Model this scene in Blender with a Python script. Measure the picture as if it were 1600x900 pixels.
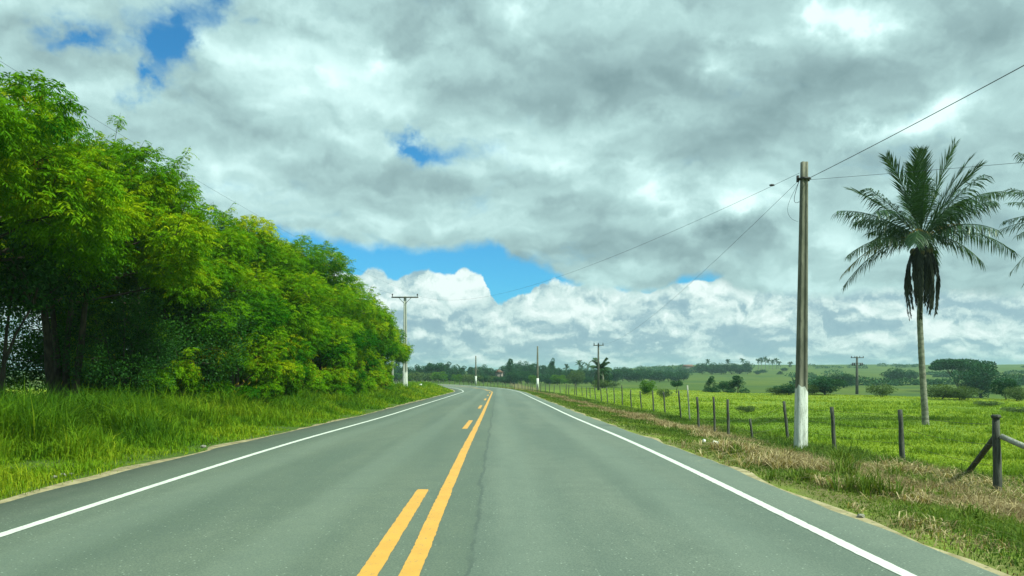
import bpy, math, random
import numpy as np
from mathutils import Vector, Matrix
R = math.radians
rng = np.random.default_rng(7)
random.seed(7)
for o in list(bpy.data.objects): bpy.data.objects.remove(o)
scene = bpy.context.scene
C = scene.collection

# ------------------------------------------------------------------ camera
FPX, VX, VY, CZ = 1155.0, 777.0, 583.0, 1.38      # focal length and vanishing point in photo pixels, eye height
cam_d = bpy.data.cameras.new('camera'); cam = bpy.data.objects.new('camera', cam_d); C.objects.link(cam)
cam.location = (0, 0, CZ); cam.rotation_euler = (R(90), 0, 0)
cam_d.sensor_width = 36; cam_d.lens = FPX/1600*36
cam_d.shift_x = (800-VX)/1600; cam_d.shift_y = (VY-450)/1600
cam_d.clip_start = 0.1; cam_d.clip_end = 12000
scene.camera = cam

# ------------------------------------------------------------------ view, sun, sky
vs = scene.view_settings
vs.view_transform = 'Standard'; vs.look = 'None'; vs.gamma = 1; vs.exposure = 0.75; vs.use_curve_mapping = False
scene.cycles.max_bounces = 6; scene.cycles.diffuse_bounces = 3; scene.cycles.transmission_bounces = 3
scene.cycles.transparent_max_bounces = 8; scene.cycles.volume_bounces = 0; scene.cycles.glossy_bounces = 2
SUN_EL, SUN_AZ = 50.0, 126.0                      # azimuth clockwise from +Y (the road's direction)
sd = bpy.data.lights.new('sun', 'SUN'); sun = bpy.data.objects.new('sun', sd); C.objects.link(sun)
sd.energy = 3.8; sd.angle = R(2.5); sd.color = (0.90, 1.0, 0.80)
_dir = Vector((math.sin(R(SUN_AZ))*math.cos(R(SUN_EL)), math.cos(R(SUN_AZ))*math.cos(R(SUN_EL)), math.sin(R(SUN_EL))))
sun.rotation_euler = _dir.to_track_quat('Z', 'Y').to_euler(); sun.location = (0, 0, 60)

class NT:
    """tiny node-building helper"""
    def __init__(s, nt): s.nt = nt
    def n(s, t, **k):
        x = s.nt.nodes.new(t)
        for a, b in k.items(): setattr(x, a, b)
        return x
    def put(s, sock, v):
        if isinstance(v, bpy.types.NodeSocket): s.nt.links.new(v, sock)
        elif v is not None: sock.default_value = v
    def m(s, op, a, b=None, c=None, clamp=False):
        x = s.n('ShaderNodeMath', operation=op, use_clamp=clamp)
        s.put(x.inputs[0], a); s.put(x.inputs[1], b); s.put(x.inputs[2], c)
        return x.outputs[0]
    def vm(s, op, a, b=None, sc=None):
        x = s.n('ShaderNodeVectorMath', operation=op)
        s.put(x.inputs[0], a); s.put(x.inputs[1], b)
        if sc is not None: s.put(x.inputs[3], sc)
        return x.outputs['Value'] if op in ('LENGTH', 'DOT_PRODUCT') else x.outputs[0]
    def noise(s, vec, scale, detail=4, rough=0.55, dist=0.0, out=0):
        x = s.n('ShaderNodeTexNoise'); s.put(x.inputs['Vector'], vec)
        x.inputs['Scale'].default_value = scale; x.inputs['Detail'].default_value = detail
        x.inputs['Roughness'].default_value = rough; x.inputs['Distortion'].default_value = dist
        return x.outputs[out]
    def mr(s, v, a, b, c=0.0, d=1.0, smooth=True):
        x = s.n('ShaderNodeMapRange', interpolation_type='SMOOTHSTEP' if smooth else 'LINEAR')
        for i, q in enumerate((v, a, b, c, d)): s.put(x.inputs[i], q)
        return x.outputs[0]
    def mix(s, f, a, b, mode='MIX'):
        x = s.n('ShaderNodeMix', data_type='RGBA', blend_type=mode)
        s.put(x.inputs[0], f); s.put(x.inputs[6], a); s.put(x.inputs[7], b)
        return x.outputs[2]
    def comb(s, x_, y_, z_):
        x = s.n('ShaderNodeCombineXYZ'); s.put(x.inputs[0], x_); s.put(x.inputs[1], y_); s.put(x.inputs[2], z_)
        return x.outputs[0]
    def curve(s, v, pts, lo, hi, olo, ohi):
        """float curve through (x, y) points given in real units"""
        t = s.mr(v, lo, hi, smooth=False)
        x = s.n('ShaderNodeFloatCurve'); s.put(x.inputs['Value'], t)
        cu = x.mapping.curves[0]
        P = [((a-lo)/(hi-lo), (b-olo)/(ohi-olo)) for a, b in pts]
        cu.points[0].location = P[0]; cu.points[1].location = P[-1]
        for q in P[1:-1]: cu.points.new(*q)
        x.mapping.update()
        return s.mr(x.outputs[0], 0.0, 1.0, olo, ohi, smooth=False)

def c4(c): return (c[0], c[1], c[2], 1.0)
def srgb(r, g, b):
    f = lambda v: (v/255/12.92 if v/255 <= 0.04045 else ((v/255+0.055)/1.055)**2.4)
    return (f(r), f(g), f(b))

w = bpy.data.worlds.new('World'); scene.world = w; w.use_nodes = True
nt = w.node_tree; nt.nodes.clear(); k = NT(nt)
SKY_STRENGTH = 0.1
tc = k.n('ShaderNodeTexCoord'); dirv = tc.outputs['Generated']
sep = k.n('ShaderNodeSeparateXYZ'); nt.links.new(dirv, sep.inputs[0])
X, Y, Z = sep.outputs
az = k.m('ARCTAN2', X, Y); el = k.m('ARCSINE', Z)
P0 = k.comb(az, el, 0.0)
def az_el(px, py):
    a = (px-VX)/FPX; b = (VY-py)/FPX
    return math.atan(a), math.atan(b/math.sqrt(1+a*a))
# two warps of the sky coordinates, so that no cloud outline is smooth
wv = k.n('ShaderNodeTexNoise'); nt.links.new(dirv, wv.inputs['Vector']); wv.inputs['Scale'].default_value = 5.0
wv.inputs['Detail'].default_value = 7.0; wv.inputs['Roughness'].default_value = 0.6
warp = k.vm('SUBTRACT', wv.outputs['Color'], (0.5, 0.5, 0.5))
P1 = k.vm('MULTIPLY_ADD', warp, (0.22, 0.16, 0.0)); P1.node.inputs[2].default_value = (0, 0, 0); nt.links.new(P0, P1.node.inputs[2])
wv2 = k.n('ShaderNodeTexNoise'); nt.links.new(dirv, wv2.inputs['Vector']); wv2.inputs['Scale'].default_value = 17.0
wv2.inputs['Detail'].default_value = 6.0; wv2.inputs['Roughness'].default_value = 0.6
warp2 = k.vm('SUBTRACT', wv2.outputs['Color'], (0.5, 0.5, 0.5))
P2 = k.vm('MULTIPLY_ADD', warp2, (0.05, 0.05, 0.0)); nt.links.new(P1, P2.node.inputs[2])

def blobs(vec, lst):
    tot = None
    for (px, py, rx, ry, rot, amp) in lst:
        a, e = az_el(px, py)
        mp = k.n('ShaderNodeMapping', vector_type='TEXTURE'); nt.links.new(vec, mp.inputs['Vector'])
        mp.inputs['Location'].default_value = (a, e, 0); mp.inputs['Rotation'].default_value = (0, 0, R(rot))
        ca = math.cos(a)
        mp.inputs['Scale'].default_value = (rx/FPX*ca*ca, ry/FPX*ca, 1)
        g = k.n('ShaderNodeTexGradient', gradient_type='QUADRATIC_SPHERE'); nt.links.new(mp.outputs[0], g.inputs[0])
        tot = k.m('MULTIPLY_ADD', g.outputs['Fac'], amp, tot if tot is not None else 0.0)
    return tot
# perspective coordinates of a flat cloud deck
zz = k.m('ADD', k.m('MAXIMUM', Z, 0.0), 0.42)
deck = k.comb(k.m('DIVIDE', X, zz), k.m('DIVIDE', Y, zz), k.m('MULTIPLY', Z, 2.0))
# --- upper deck: light and dark
dw = k.vm('MULTIPLY_ADD', warp, (0.35, 0.35, 0.35)); nt.links.new(deck, dw.node.inputs[2])
nA = k.noise(dw, 2.3, 3, 0.5)
nA_s = k.noise(k.vm('ADD', dw, (0.03, -0.05, 0.06)), 2.3, 3, 0.5)
nAd = k.noise(dw, 6.0, 6, 0.47)
nAd_s = k.noise(k.vm('ADD', dw, (0.014, -0.02, 0.024)), 6.0, 6, 0.47)
emb = k.m('ADD', k.m('MULTIPLY', k.m('SUBTRACT', nA, nA_s), 0.9), k.m('MULTIPLY', k.m('SUBTRACT', nAd, nAd_s), 0.75))
lit = blobs(P2, [
    (700, 10, 330, 150, -25, -0.40), (960, 120, 280, 150, 0, -0.42), (1250, 150, 260, 90, 20, -0.34), (1530, 60, 200, 140, 0, -0.34),
    (870, 190, 130, 70, 0, -0.18), (1120, 360, 360, 90, 5, -0.30), (1500, 330, 260, 110, 0, -0.22), (330, 200, 160, 90, 0, -0.15),
    (1080, 240, 150, 60, 0, -0.12), (640, 345, 260, 60, -8, -0.10), (720, 160, 140, 60, -20, -0.12), (1560, 380, 160, 60, 0, -0.12),
    (1262, 38, 85, 50, 0, 0.95), (1345, 48, 120, 62, 0, 0.85), (855, 55, 95, 70, 0, 0.50), (1135, 98, 50, 45, 0, 0.42),
    (1440, 208, 180, 58, 4, 0.95), (1330, 215, 120, 40, 10, 0.35), (1130, 312, 120, 42, 8, 0.6), (1040, 285, 140, 40, -5, 0.35),
    (1000, 195, 160, 50, 5, 0.16), (565, 112, 48, 30, 0, 0.35), (460, 130, 300, 170, 0, 0.26), (330, 265, 240, 90, -20, 0.30), (480, 210, 330, 160, -15, 0.16),
    (90, 110, 200, 60, 0, 0.10), (540, 215, 130, 60, 0, 0.12), (780, 250, 150, 60, 0, 0.20), (800, 400, 160, 40, 0, 0.05)])
bA = k.m('ADD', k.m('ADD', k.m('MULTIPLY', k.m('SUBTRACT', nA, 0.5), 0.85), emb), k.m('MULTIPLY_ADD', lit, 0.86, 0.565))
bA = k.m('ADD', bA, k.m('MULTIPLY', k.m('SUBTRACT', nAd, 0.5), 0.26))
rampA = k.n('ShaderNodeValToRGB'); nt.links.new(bA, rampA.inputs[0])
er = rampA.color_ramp; er.elements[0].position = 0.10; er.elements[1].position = 1.0
er.elements[0].color = c4(srgb(120, 144, 147)); er.elements[1].color = c4(srgb(232, 252, 247))
e_ = er.elements.new(0.38); e_.color = c4(srgb(148, 173, 174))
e_ = er.elements.new(0.62); e_.color = c4(srgb(176, 204, 202))
e_ = er.elements.new(0.82); e_.color = c4(srgb(204, 231, 228))
# --- where the deck is open
gaps = blobs(P2, [
    (262, 72, 100, 62, 35, 1.45), (195, 125, 85, 38, 30, 1.2), (120, 45, 220, 38, 0, 0.85), (355, 8, 90, 55, 0, 0.9), (280, 25, 150, 60, 0, 0.6),
    (664, 236, 92, 40, -8, 1.4), (415, 45, 40, 25, 0, 0.35)])
nG = k.noise(dw, 5.0, 8, 0.62)
gapm = k.mr(k.m('ADD', gaps, k.m('MULTIPLY', k.m('SUBTRACT', nG, 0.5), 1.7)), 0.10, 0.98)
azw = k.m('ADD', az, k.m('MULTIPLY', k.m('SUBTRACT', wv2.outputs['Fac'], 0.5), 0.05))
def edge(pts, out_hi=0.25):
    q = []
    for px, py in pts:
        a, e = az_el(px, py); q.append((a, e))
    return k.curve(azw, [(-3.15, q[0][1])]+q+[(3.15, q[-1][1])], -3.15, 3.15, -0.05, out_hi)
eA = edge([(-200, 350), (420, 362), (520, 378), (600, 388), (690, 392), (770, 386), (800, 410), (850, 415), (880, 440), (930, 458), (1000, 462), (1045, 448), (1085, 434), (1125, 440), (1170, 462), (1400, 462), (1800, 455)])
eB = edge([(-200, 400), (520, 432), (600, 428), (668, 428), (700, 424), (760, 436), (778, 466), (800, 462), (850, 450), (930, 440), (1010, 448), (1060, 440), (1120, 432), (1250, 428), (1400, 415), (1520, 405), (1800, 400)])
nE = k.m('MULTIPLY', k.m('SUBTRACT', k.noise(dirv, 24.0, 7, 0.62), 0.5), 0.035)
mA = k.mr(k.m('ADD', k.m('SUBTRACT', el, eA), nE), -0.006, 0.012)
mA = k.m('MULTIPLY', mA, k.m('SUBTRACT', 1.0, gapm))
nB_e = k.n('ShaderNodeTexVoronoi', feature='SMOOTH_F1'); nt.links.new(k.vm('MULTIPLY_ADD', warp2, (0.05, 0.05, 0.05)), nB_e.inputs['Vector'])
nt.links.new(dirv, nB_e.inputs['Vector'].links[0].from_node.inputs[2]); nB_e.inputs['Scale'].default_value = 30.0
puff = k.m('MULTIPLY', k.m('SUBTRACT', 0.45, nB_e.outputs['Distance']), 0.030)
mB = k.mr(k.m('ADD', k.m('ADD', k.m('SUBTRACT', eB, el), puff), k.m('MULTIPLY', nE, 0.6)), -0.001, 0.004)
# --- cumulus bank along the horizon: flatter towards the horizon
elc = k.m('ADD', k.m('MAXIMUM', el, 0.0), 0.042)
v_ = k.m('MULTIPLY', k.m('LOGARITHM', elc, 2.718), 0.165)
cb = k.comb(az, v_, 0.3)
wB = k.vm('MULTIPLY_ADD', warp2, (0.10, 0.05, 0.1)); nt.links.new(cb, wB.node.inputs[2])
nB = k.noise(wB, 13.0, 8, 0.56, 0.2)
nB_s = k.noise(k.vm('ADD', wB, (0.005, 0.013, 0.0)), 13.0, 8, 0.56, 0.2)
vB = k.n('ShaderNodeTexVoronoi', feature='SMOOTH_F1'); nt.links.new(wB, vB.inputs['Vector']); vB.inputs['Scale'].default_value = 21.0
vB_s = k.n('ShaderNodeTexVoronoi', feature='SMOOTH_F1'); nt.links.new(k.vm('ADD', wB, (0.004, 0.011, 0.0)), vB_s.inputs['Vector']); vB_s.inputs['Scale'].default_value = 21.0
embB = k.m('ADD', k.m('MULTIPLY', k.m('SUBTRACT', nB, nB_s), 2.4), k.m('MULTIPLY', k.m('SUBTRACT', vB_s.outputs['Distance'], vB.outputs['Distance']), 1.0))
topB = k.mr(k.m('SUBTRACT', eB, el), 0.0, 0.085, 0.10, -0.08)
litB = blobs(P1, [(705, 440, 90, 50, 0, 0.35), (760, 470, 120, 50, 0, 0.12), (1000, 470, 200, 60, 0, 0.10), (1160, 455, 150, 45, 0, 0.15),
                  (1380, 490, 220, 70, 0, 0.10), (1520, 440, 120, 60, 0, 0.15), (620, 480, 120, 60, 0, -0.18), (850, 530, 300, 40, 0, -0.12), (1150, 520, 200, 40, 0, -0.12)])
bB = k.m('ADD', k.m('ADD', k.m('MULTIPLY', k.m('SUBTRACT', nB, 0.5), 1.05), embB), k.m('ADD', k.m('ADD', topB, litB), 0.62))
rampB = k.n('ShaderNodeValToRGB'); nt.links.new(bB, rampB.inputs[0])
er = rampB.color_ramp; er.elements[0].position = 0.12; er.elements[1].position = 1.0
er.elements[0].color = c4(srgb(140, 172, 184)); er.elements[1].color = c4(srgb(228, 243, 240))
e_ = er.elements.new(0.42); e_.color = c4(srgb(150, 181, 190))
e_ = er.elements.new(0.70); e_.color = c4(srgb(194, 219, 217))
# --- blue sky between (Nishita, its sunlight colour shifted to the photograph's deep blue)
sky = k.n('ShaderNodeTexSky', sky_type='NISHITA'); sky.sun_disc = False
sky.sun_elevation = R(SUN_EL); sky.sun_rotation = R(SUN_AZ); sky.air_density = 1.0; sky.dust_density = 0.6; sky.ozone_density = 2.0
blue = k.mix(1.0, sky.outputs[0], (0.20, 0.68, 0.88, 1), 'MULTIPLY')
S = 0.70/SKY_STRENGTH
colB = k.mix(1.0, rampB.outputs[0], (S, S, S, 1), 'MULTIPLY'); colA = k.mix(1.0, rampA.outputs[0], (S*0.95, S*1.02, S*1.03, 1), 'MULTIPLY')
sk = k.mix(mB, blue, colB)
sk = k.mix(mA, sk, colA)
bg = k.n('ShaderNodeBackground'); nt.links.new(sk, bg.inputs[0]); bg.inputs[1].default_value = SKY_STRENGTH
wo = k.n('ShaderNodeOutputWorld'); nt.links.new(bg.outputs[0], wo.inputs[0])
w.cycles.sampling_method = 'MANUAL'; w.cycles.sample_map_resolution = 512

# ------------------------------------------------------------------ helpers
def put(o, label=None, cat=None, group=None, kind=None):
    if label: o['label'] = label
    if cat: o['category'] = cat
    if group: o['group'] = group
    if kind: o['kind'] = kind
    return o
def empty(name, loc=(0, 0, 0), rz=0.0):
    o = bpy.data.objects.new(name, None); C.objects.link(o); o.location = loc; o.rotation_euler = (0, 0, rz)
    o.empty_display_size = 0.2
    return o
def mesh(name, V, Q=None, T=None, mat=None, tint=None, smooth=False):
    """mesh from numpy arrays: V (n,3), quads Q, triangles T"""
    me = bpy.data.meshes.new(name)
    V = np.asarray(V, dtype=np.float32)
    Q = np.zeros((0, 4), np.int32) if Q is None or len(Q) == 0 else np.asarray(Q, np.int32)
    T = np.zeros((0, 3), np.int32) if T is None or len(T) == 0 else np.asarray(T, np.int32)
    me.vertices.add(len(V)); me.vertices.foreach_set('co', V.ravel())
    li = np.concatenate([Q.ravel(), T.ravel()]); me.loops.add(len(li)); me.loops.foreach_set('vertex_index', li)
    tot = np.concatenate([np.full(len(Q), 4), np.full(len(T), 3)]).astype(np.int32)
    st = np.concatenate([[0], np.cumsum(tot)[:-1]]).astype(np.int32)
    me.polygons.add(len(tot)); me.polygons.foreach_set('loop_start', st); me.polygons.foreach_set('loop_total', tot)
    if smooth: me.polygons.foreach_set('use_smooth', np.ones(len(tot), bool))
    me.update(calc_edges=True); me.validate()
    if tint is not None:
        a = me.attributes.new('tint', 'FLOAT', 'POINT'); a.data.foreach_set('value', np.asarray(tint, np.float32))
    if mat: me.materials.append(mat)
    return me
def link(name, me, parent=None, loc=(0, 0, 0), rz=0.0, sc=None):
    o = bpy.data.objects.new(name, me); C.objects.link(o); o.location = loc; o.rotation_euler = (0, 0, rz)
    if sc: o.scale = sc
    if parent: o.parent = parent
    return o
class MB:
    """collects tubes and boxes into one mesh"""
    def __init__(s): s.V = []; s.Q = []; s.T = []; s.n = 0
    def add(s, V, Q=None, T=None):
        s.V.append(np.asarray(V, float))
        if Q is not None and len(Q): s.Q.append(np.asarray(Q)+s.n)
        if T is not None and len(T): s.T.append(np.asarray(T)+s.n)
        s.n += len(V)
    def tube(s, pts, rad, sides=6, cap=True, jit=0.0):
        pts = np.asarray(pts, float); n = len(pts); rad = np.broadcast_to(rad, (n,)).astype(float)
        tan = np.gradient(pts, axis=0); tan /= np.linalg.norm(tan, axis=1)[:, None]+1e-9
        ref = np.array([1.0, 0.13, 0.07]) if abs(tan[0][2]) > 0.7 else np.array([0.05, 0.1, 1.0])
        u = np.cross(tan, ref); u /= np.linalg.norm(u, axis=1)[:, None]; v = np.cross(tan, u)
        a = np.arange(sides)*2*math.pi/sides
        rr = rad[:, None]*(1+jit*rng.uniform(-1, 1, (n, sides)))
        V = pts[:, None]+rr[..., None]*(np.cos(a)[None, :, None]*u[:, None]+np.sin(a)[None, :, None]*v[:, None])
        i = np.arange(n-1)[:, None]*sides; j = np.arange(sides)[None]; j2 = (j+1) % sides
        Q = np.stack([i+j, i+j2, i+sides+j2, i+sides+j], -1).reshape(-1, 4)
        V = V.reshape(-1, 3); T = []
        if cap:
            V = np.vstack([V, pts[0], pts[-1]]); b = n*sides
            for q in range(sides):
                T.append((b, (q+1) % sides, q)); T.append((b+1, (n-1)*sides+q, (n-1)*sides+(q+1) % sides))
        s.add(V, Q, T)
    def box(s, c, size, rot=None, taper=1.0, bev=0.0):
        x, y, z = np.array(size)/2
        if bev <= 0:
            V = np.array([(-x, -y, -z), (x, -y, -z), (x, y, -z), (-x, y, -z), (-x*taper, -y*taper, z), (x*taper, -y*taper, z), (x*taper, y*taper, z), (-x*taper, y*taper, z)])
            Q = [(0, 3, 2, 1), (4, 5, 6, 7), (0, 1, 5, 4), (1, 2, 6, 5), (2, 3, 7, 6), (3, 0, 4, 7)]; T = None
        else:
            ring = lambda f, zz, b: [(-x*f+b, -y*f, zz), (x*f-b, -y*f, zz), (x*f, -y*f+b, zz), (x*f, y*f-b, zz), (x*f-b, y*f, zz), (-x*f+b, y*f, zz), (-x*f, y*f-b, zz), (-x*f, -y*f+b, zz)]
            V = np.array(ring(1, -z, bev)+ring(taper, z, bev*taper)); Q = [(i, (i+1) % 8, 8+(i+1) % 8, 8+i) for i in range(8)]
            Q += [(0, 7, 6, 1), (1, 6, 5, 2), (2, 5, 4, 3), (8, 9, 14, 15), (9, 10, 13, 14), (10, 11, 12, 13)]; T = None
        if rot is not None: V = V @ np.array(rot).T
        s.add(V+np.asarray(c), Q, T)
    def build(s, name, mat, parent=None, smooth=False, loc=(0, 0, 0), rz=0.0, tint=None):
        me = mesh(name, np.vstack(s.V), np.vstack(s.Q) if s.Q else None, np.vstack(s.T) if s.T else None, mat, tint, smooth)
        return link(name, me, parent, loc, rz)
def vnoise(x, y, sc, seed=0):
    """smooth 2-D value noise in 0..1"""
    x = np.asarray(x, float)*sc+seed*17.3; y = np.asarray(y, float)*sc+seed*9.1
    xi = np.floor(x); yi = np.floor(y); fx = x-xi; fy = y-yi
    fx = fx*fx*(3-2*fx); fy = fy*fy*(3-2*fy)
    h = lambda a, b: np.modf(np.abs(np.sin(a*127.1+b*311.7+seed*74.7)*43758.5453))[0]
    return (h(xi, yi)*(1-fx)+h(xi+1, yi)*fx)*(1-fy)+(h(xi, yi+1)*(1-fx)+h(xi+1, yi+1)*fx)*fy
def fbm(x, y, sc, seed=0):
    return (vnoise(x, y, sc, seed)+0.5*vnoise(x, y, sc*2.1, seed+1)+0.25*vnoise(x, y, sc*4.3, seed+2))/1.75
def sm(t): t = np.clip(t, 0, 1); return t*t*(3-2*t)

# ------------------------------------------------------------------ road frame and terrain
RR, S0 = 180.0, 88.0                                # the bend: radius and where it starts
EL, ER = -5.30, 3.42                                # asphalt edges
WL, WR = -4.24, 2.80                                # white lines
_s = np.linspace(-300, 700, 2001)
_z = np.interp(_s, [-300, 6, 14, 28.5, 39, 60, 97, 700], [0.02, 0, -0.03, -0.27, -0.38, -0.62, -1.02, -1.02])
_k = np.ones(17)/17; _z = np.convolve(np.pad(_z, 8, mode='edge'), _k, 'valid')
def zroad(s): return np.interp(s, _s, _z)
def frame(x, y):
    """(s, t) along and across the road"""
    th = np.arctan2(y-S0, x+RR); r = np.hypot(x+RR, y-S0)
    a = y > S0
    return np.where(a, S0+RR*th, y), np.where(a, r-RR, x)
def road_xy(s, t):
    s = np.asarray(s, float); t = np.asarray(t, float)
    th = np.maximum(s-S0, 0)/RR
    return np.where(s > S0, -RR+(RR+t)*np.cos(th), t), np.where(s > S0, S0+(RR+t)*np.sin(th), s)
def ground(x, y):
    x = np.asarray(x, float); y = np.asarray(y, float)
    s, t = frame(x, y)
    q = x/np.maximum(y, 8.0)
    # corridor beside the road
    dr = t-ER; dl = EL-t
    g = np.where(dr > 0, -0.03-0.47*sm((dr-0.3)/3.6), np.where(dl > 0, -0.03+0.16*sm((dl-0.2)/2.5), -0.08-0.04*sm(np.minimum(-dr, -dl)/0.3)))
    cor = zroad(s)+g+np.where((dr > 0.5) | (dl > 0.5), 0.05*(fbm(x, y, 0.7, 3)-0.5), 0)
    # natural ground to the right: pasture to a crest, a dip, then a long slope up
    dc = np.interp(q, [0.0, 0.15, 0.32, 0.54, 0.71], [125, 119, 92, 74, 66])
    yy = np.maximum(y, 0)
    near = -0.5-0.55*np.clip(yy/dc, 0, 1)
    ye = yy-dc
    farR = np.interp(ye, [0, 6, 26, 55, 90, 180, 280, 430, 640, 840, 1500, 6000], [-1.05, -1.2, -2.5, -2.9, -2.7, -1.9, -0.2, 3.3, 9.4, 10.5, 9, 9])
    farC = np.interp(ye, [0, 20, 60, 200, 400, 700, 1000, 6000], [-1.05, -1.3, -1.9, -2.1, -0.6, 3.0, 4.5, 5])
    b = sm((q-0.10)/0.17)
    rgt = np.where(ye < 0, near, farC*(1-b)+farR*b)
    # natural ground to the left: flat field
    lft = np.interp(yy, [0, 76, 110, 200, 400, 700, 1000, 6000], [0.0, -0.55, -0.95, -1.5, -0.6, 3.0, 4.5, 5])
    m = sm((x+12)/20)
    nat = lft*(1-m)+rgt*m
    nat = nat+(fbm(x, y, 0.11, 5)-0.5)*0.35*sm(yy/30)+(fbm(x, y, 0.012, 9)-0.5)*2.2*sm((yy-150)/300)
    wgt = sm((np.maximum(dr, dl)-2.5)/14.0)
    return cor*(1-wgt)+nat*wgt
def gz(x, y): return float(ground(x, y))
def on_ground(px, py, dmin=4.0, dmax=900.0):
    """where the sight line through a photo pixel meets the terrain"""
    D = np.geomspace(dmin, dmax, 6000)
    x = (px-VX)/FPX*D; z = CZ-(py-VY)/FPX*D
    h = z-ground(x, D)
    i = np.argmax(h < 0) if (h < 0).any() else len(D)-1
    return float(x[i]), float(D[i]), float(ground(x[i], D[i]))
def at(px, D): return (px-VX)/FPX*D
def zat(py, D): return CZ-(py-VY)/FPX*D

# ------------------------------------------------------------------ materials
def newmat(name):
    m = bpy.data.materials.new(name); m.use_nodes = True; m.node_tree.nodes.clear(); return m, NT(m.node_tree)
def finish(k, col, rough=0.9, bump=None, bs=0.3, bd=0.02, spec=0.3, trans=None, metal=0.0):
    p = k.n('ShaderNodeBsdfPrincipled'); k.put(p.inputs['Base Color'], col); k.put(p.inputs['Roughness'], rough)
    p.inputs['Specular IOR Level'].default_value = spec; p.inputs['Metallic'].default_value = metal
    if bump is not None:
        b = k.n('ShaderNodeBump'); b.inputs['Strength'].default_value = bs; b.inputs['Distance'].default_value = bd
        k.put(b.inputs['Height'], bump); k.put(p.inputs['Normal'], b.outputs[0])
    sh = p.outputs[0]
    if trans:
        t = k.n('ShaderNodeBsdfTranslucent'); k.put(t.inputs[0], trans[1])
        mx = k.n('ShaderNodeMixShader'); mx.inputs[0].default_value = trans[0]
        k.nt.links.new(sh, mx.inputs[1]); k.nt.links.new(t.outputs[0], mx.inputs[2]); sh = mx.outputs[0]
    o = k.n('ShaderNodeOutputMaterial'); k.nt.links.new(sh, o.inputs[0])
def objco(k): return k.n('ShaderNodeTexCoord').outputs['Object']
def mat_noise(name, c1, c2, scale=3.0, rough=0.9, bs=0.3, stretch=(1, 1, 1), detail=6, lo=0.35, hi=0.65, bd=0.02, spec=0.3, c3=None):
    m, k = newmat(name)
    co = k.vm('MULTIPLY', objco(k), stretch)
    n = k.noise(co, scale, detail, 0.6)
    col = k.mix(k.mr(n, lo, hi), c4(c1), c4(c2))
    n2 = k.noise(co, scale*4.7, 5, 0.6)
    if c3: col = k.mix(k.mr(n2, 0.56, 0.7), col, c4(c3))
    finish(k, col, rough, k.m('ADD', n, k.m('MULTIPLY', n2, 0.6)), bs, bd, spec)
    return m
def mat_leaf(name, ca, cb, cc, rough=0.55, tr=0.35, spec=0.25, pod=None):
    """leaf colour by the leaf's own tint value, with slow variation across the plant"""
    m, k = newmat(name)
    at_ = k.n('ShaderNodeAttribute', attribute_name='tint').outputs['Fac']
    r = k.n('ShaderNodeValToRGB'); k.put(r.inputs[0], at_)
    r.color_ramp.elements[0].color = c4(ca); r.color_ramp.elements[1].color = c4(cc)
    e = r.color_ramp.elements.new(0.5); e.color = c4(cb)
    base = r.outputs[0]
    if pod: base = k.mix(k.mr(at_, 1.1, 1.2), base, c4(pod))
    tcol = k.mix(1.0, base, (1.25, 1.25, 0.45, 1), 'MULTIPLY')
    finish(k, base, rough, spec=spec, trans=(tr, tcol))
    return m

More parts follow.
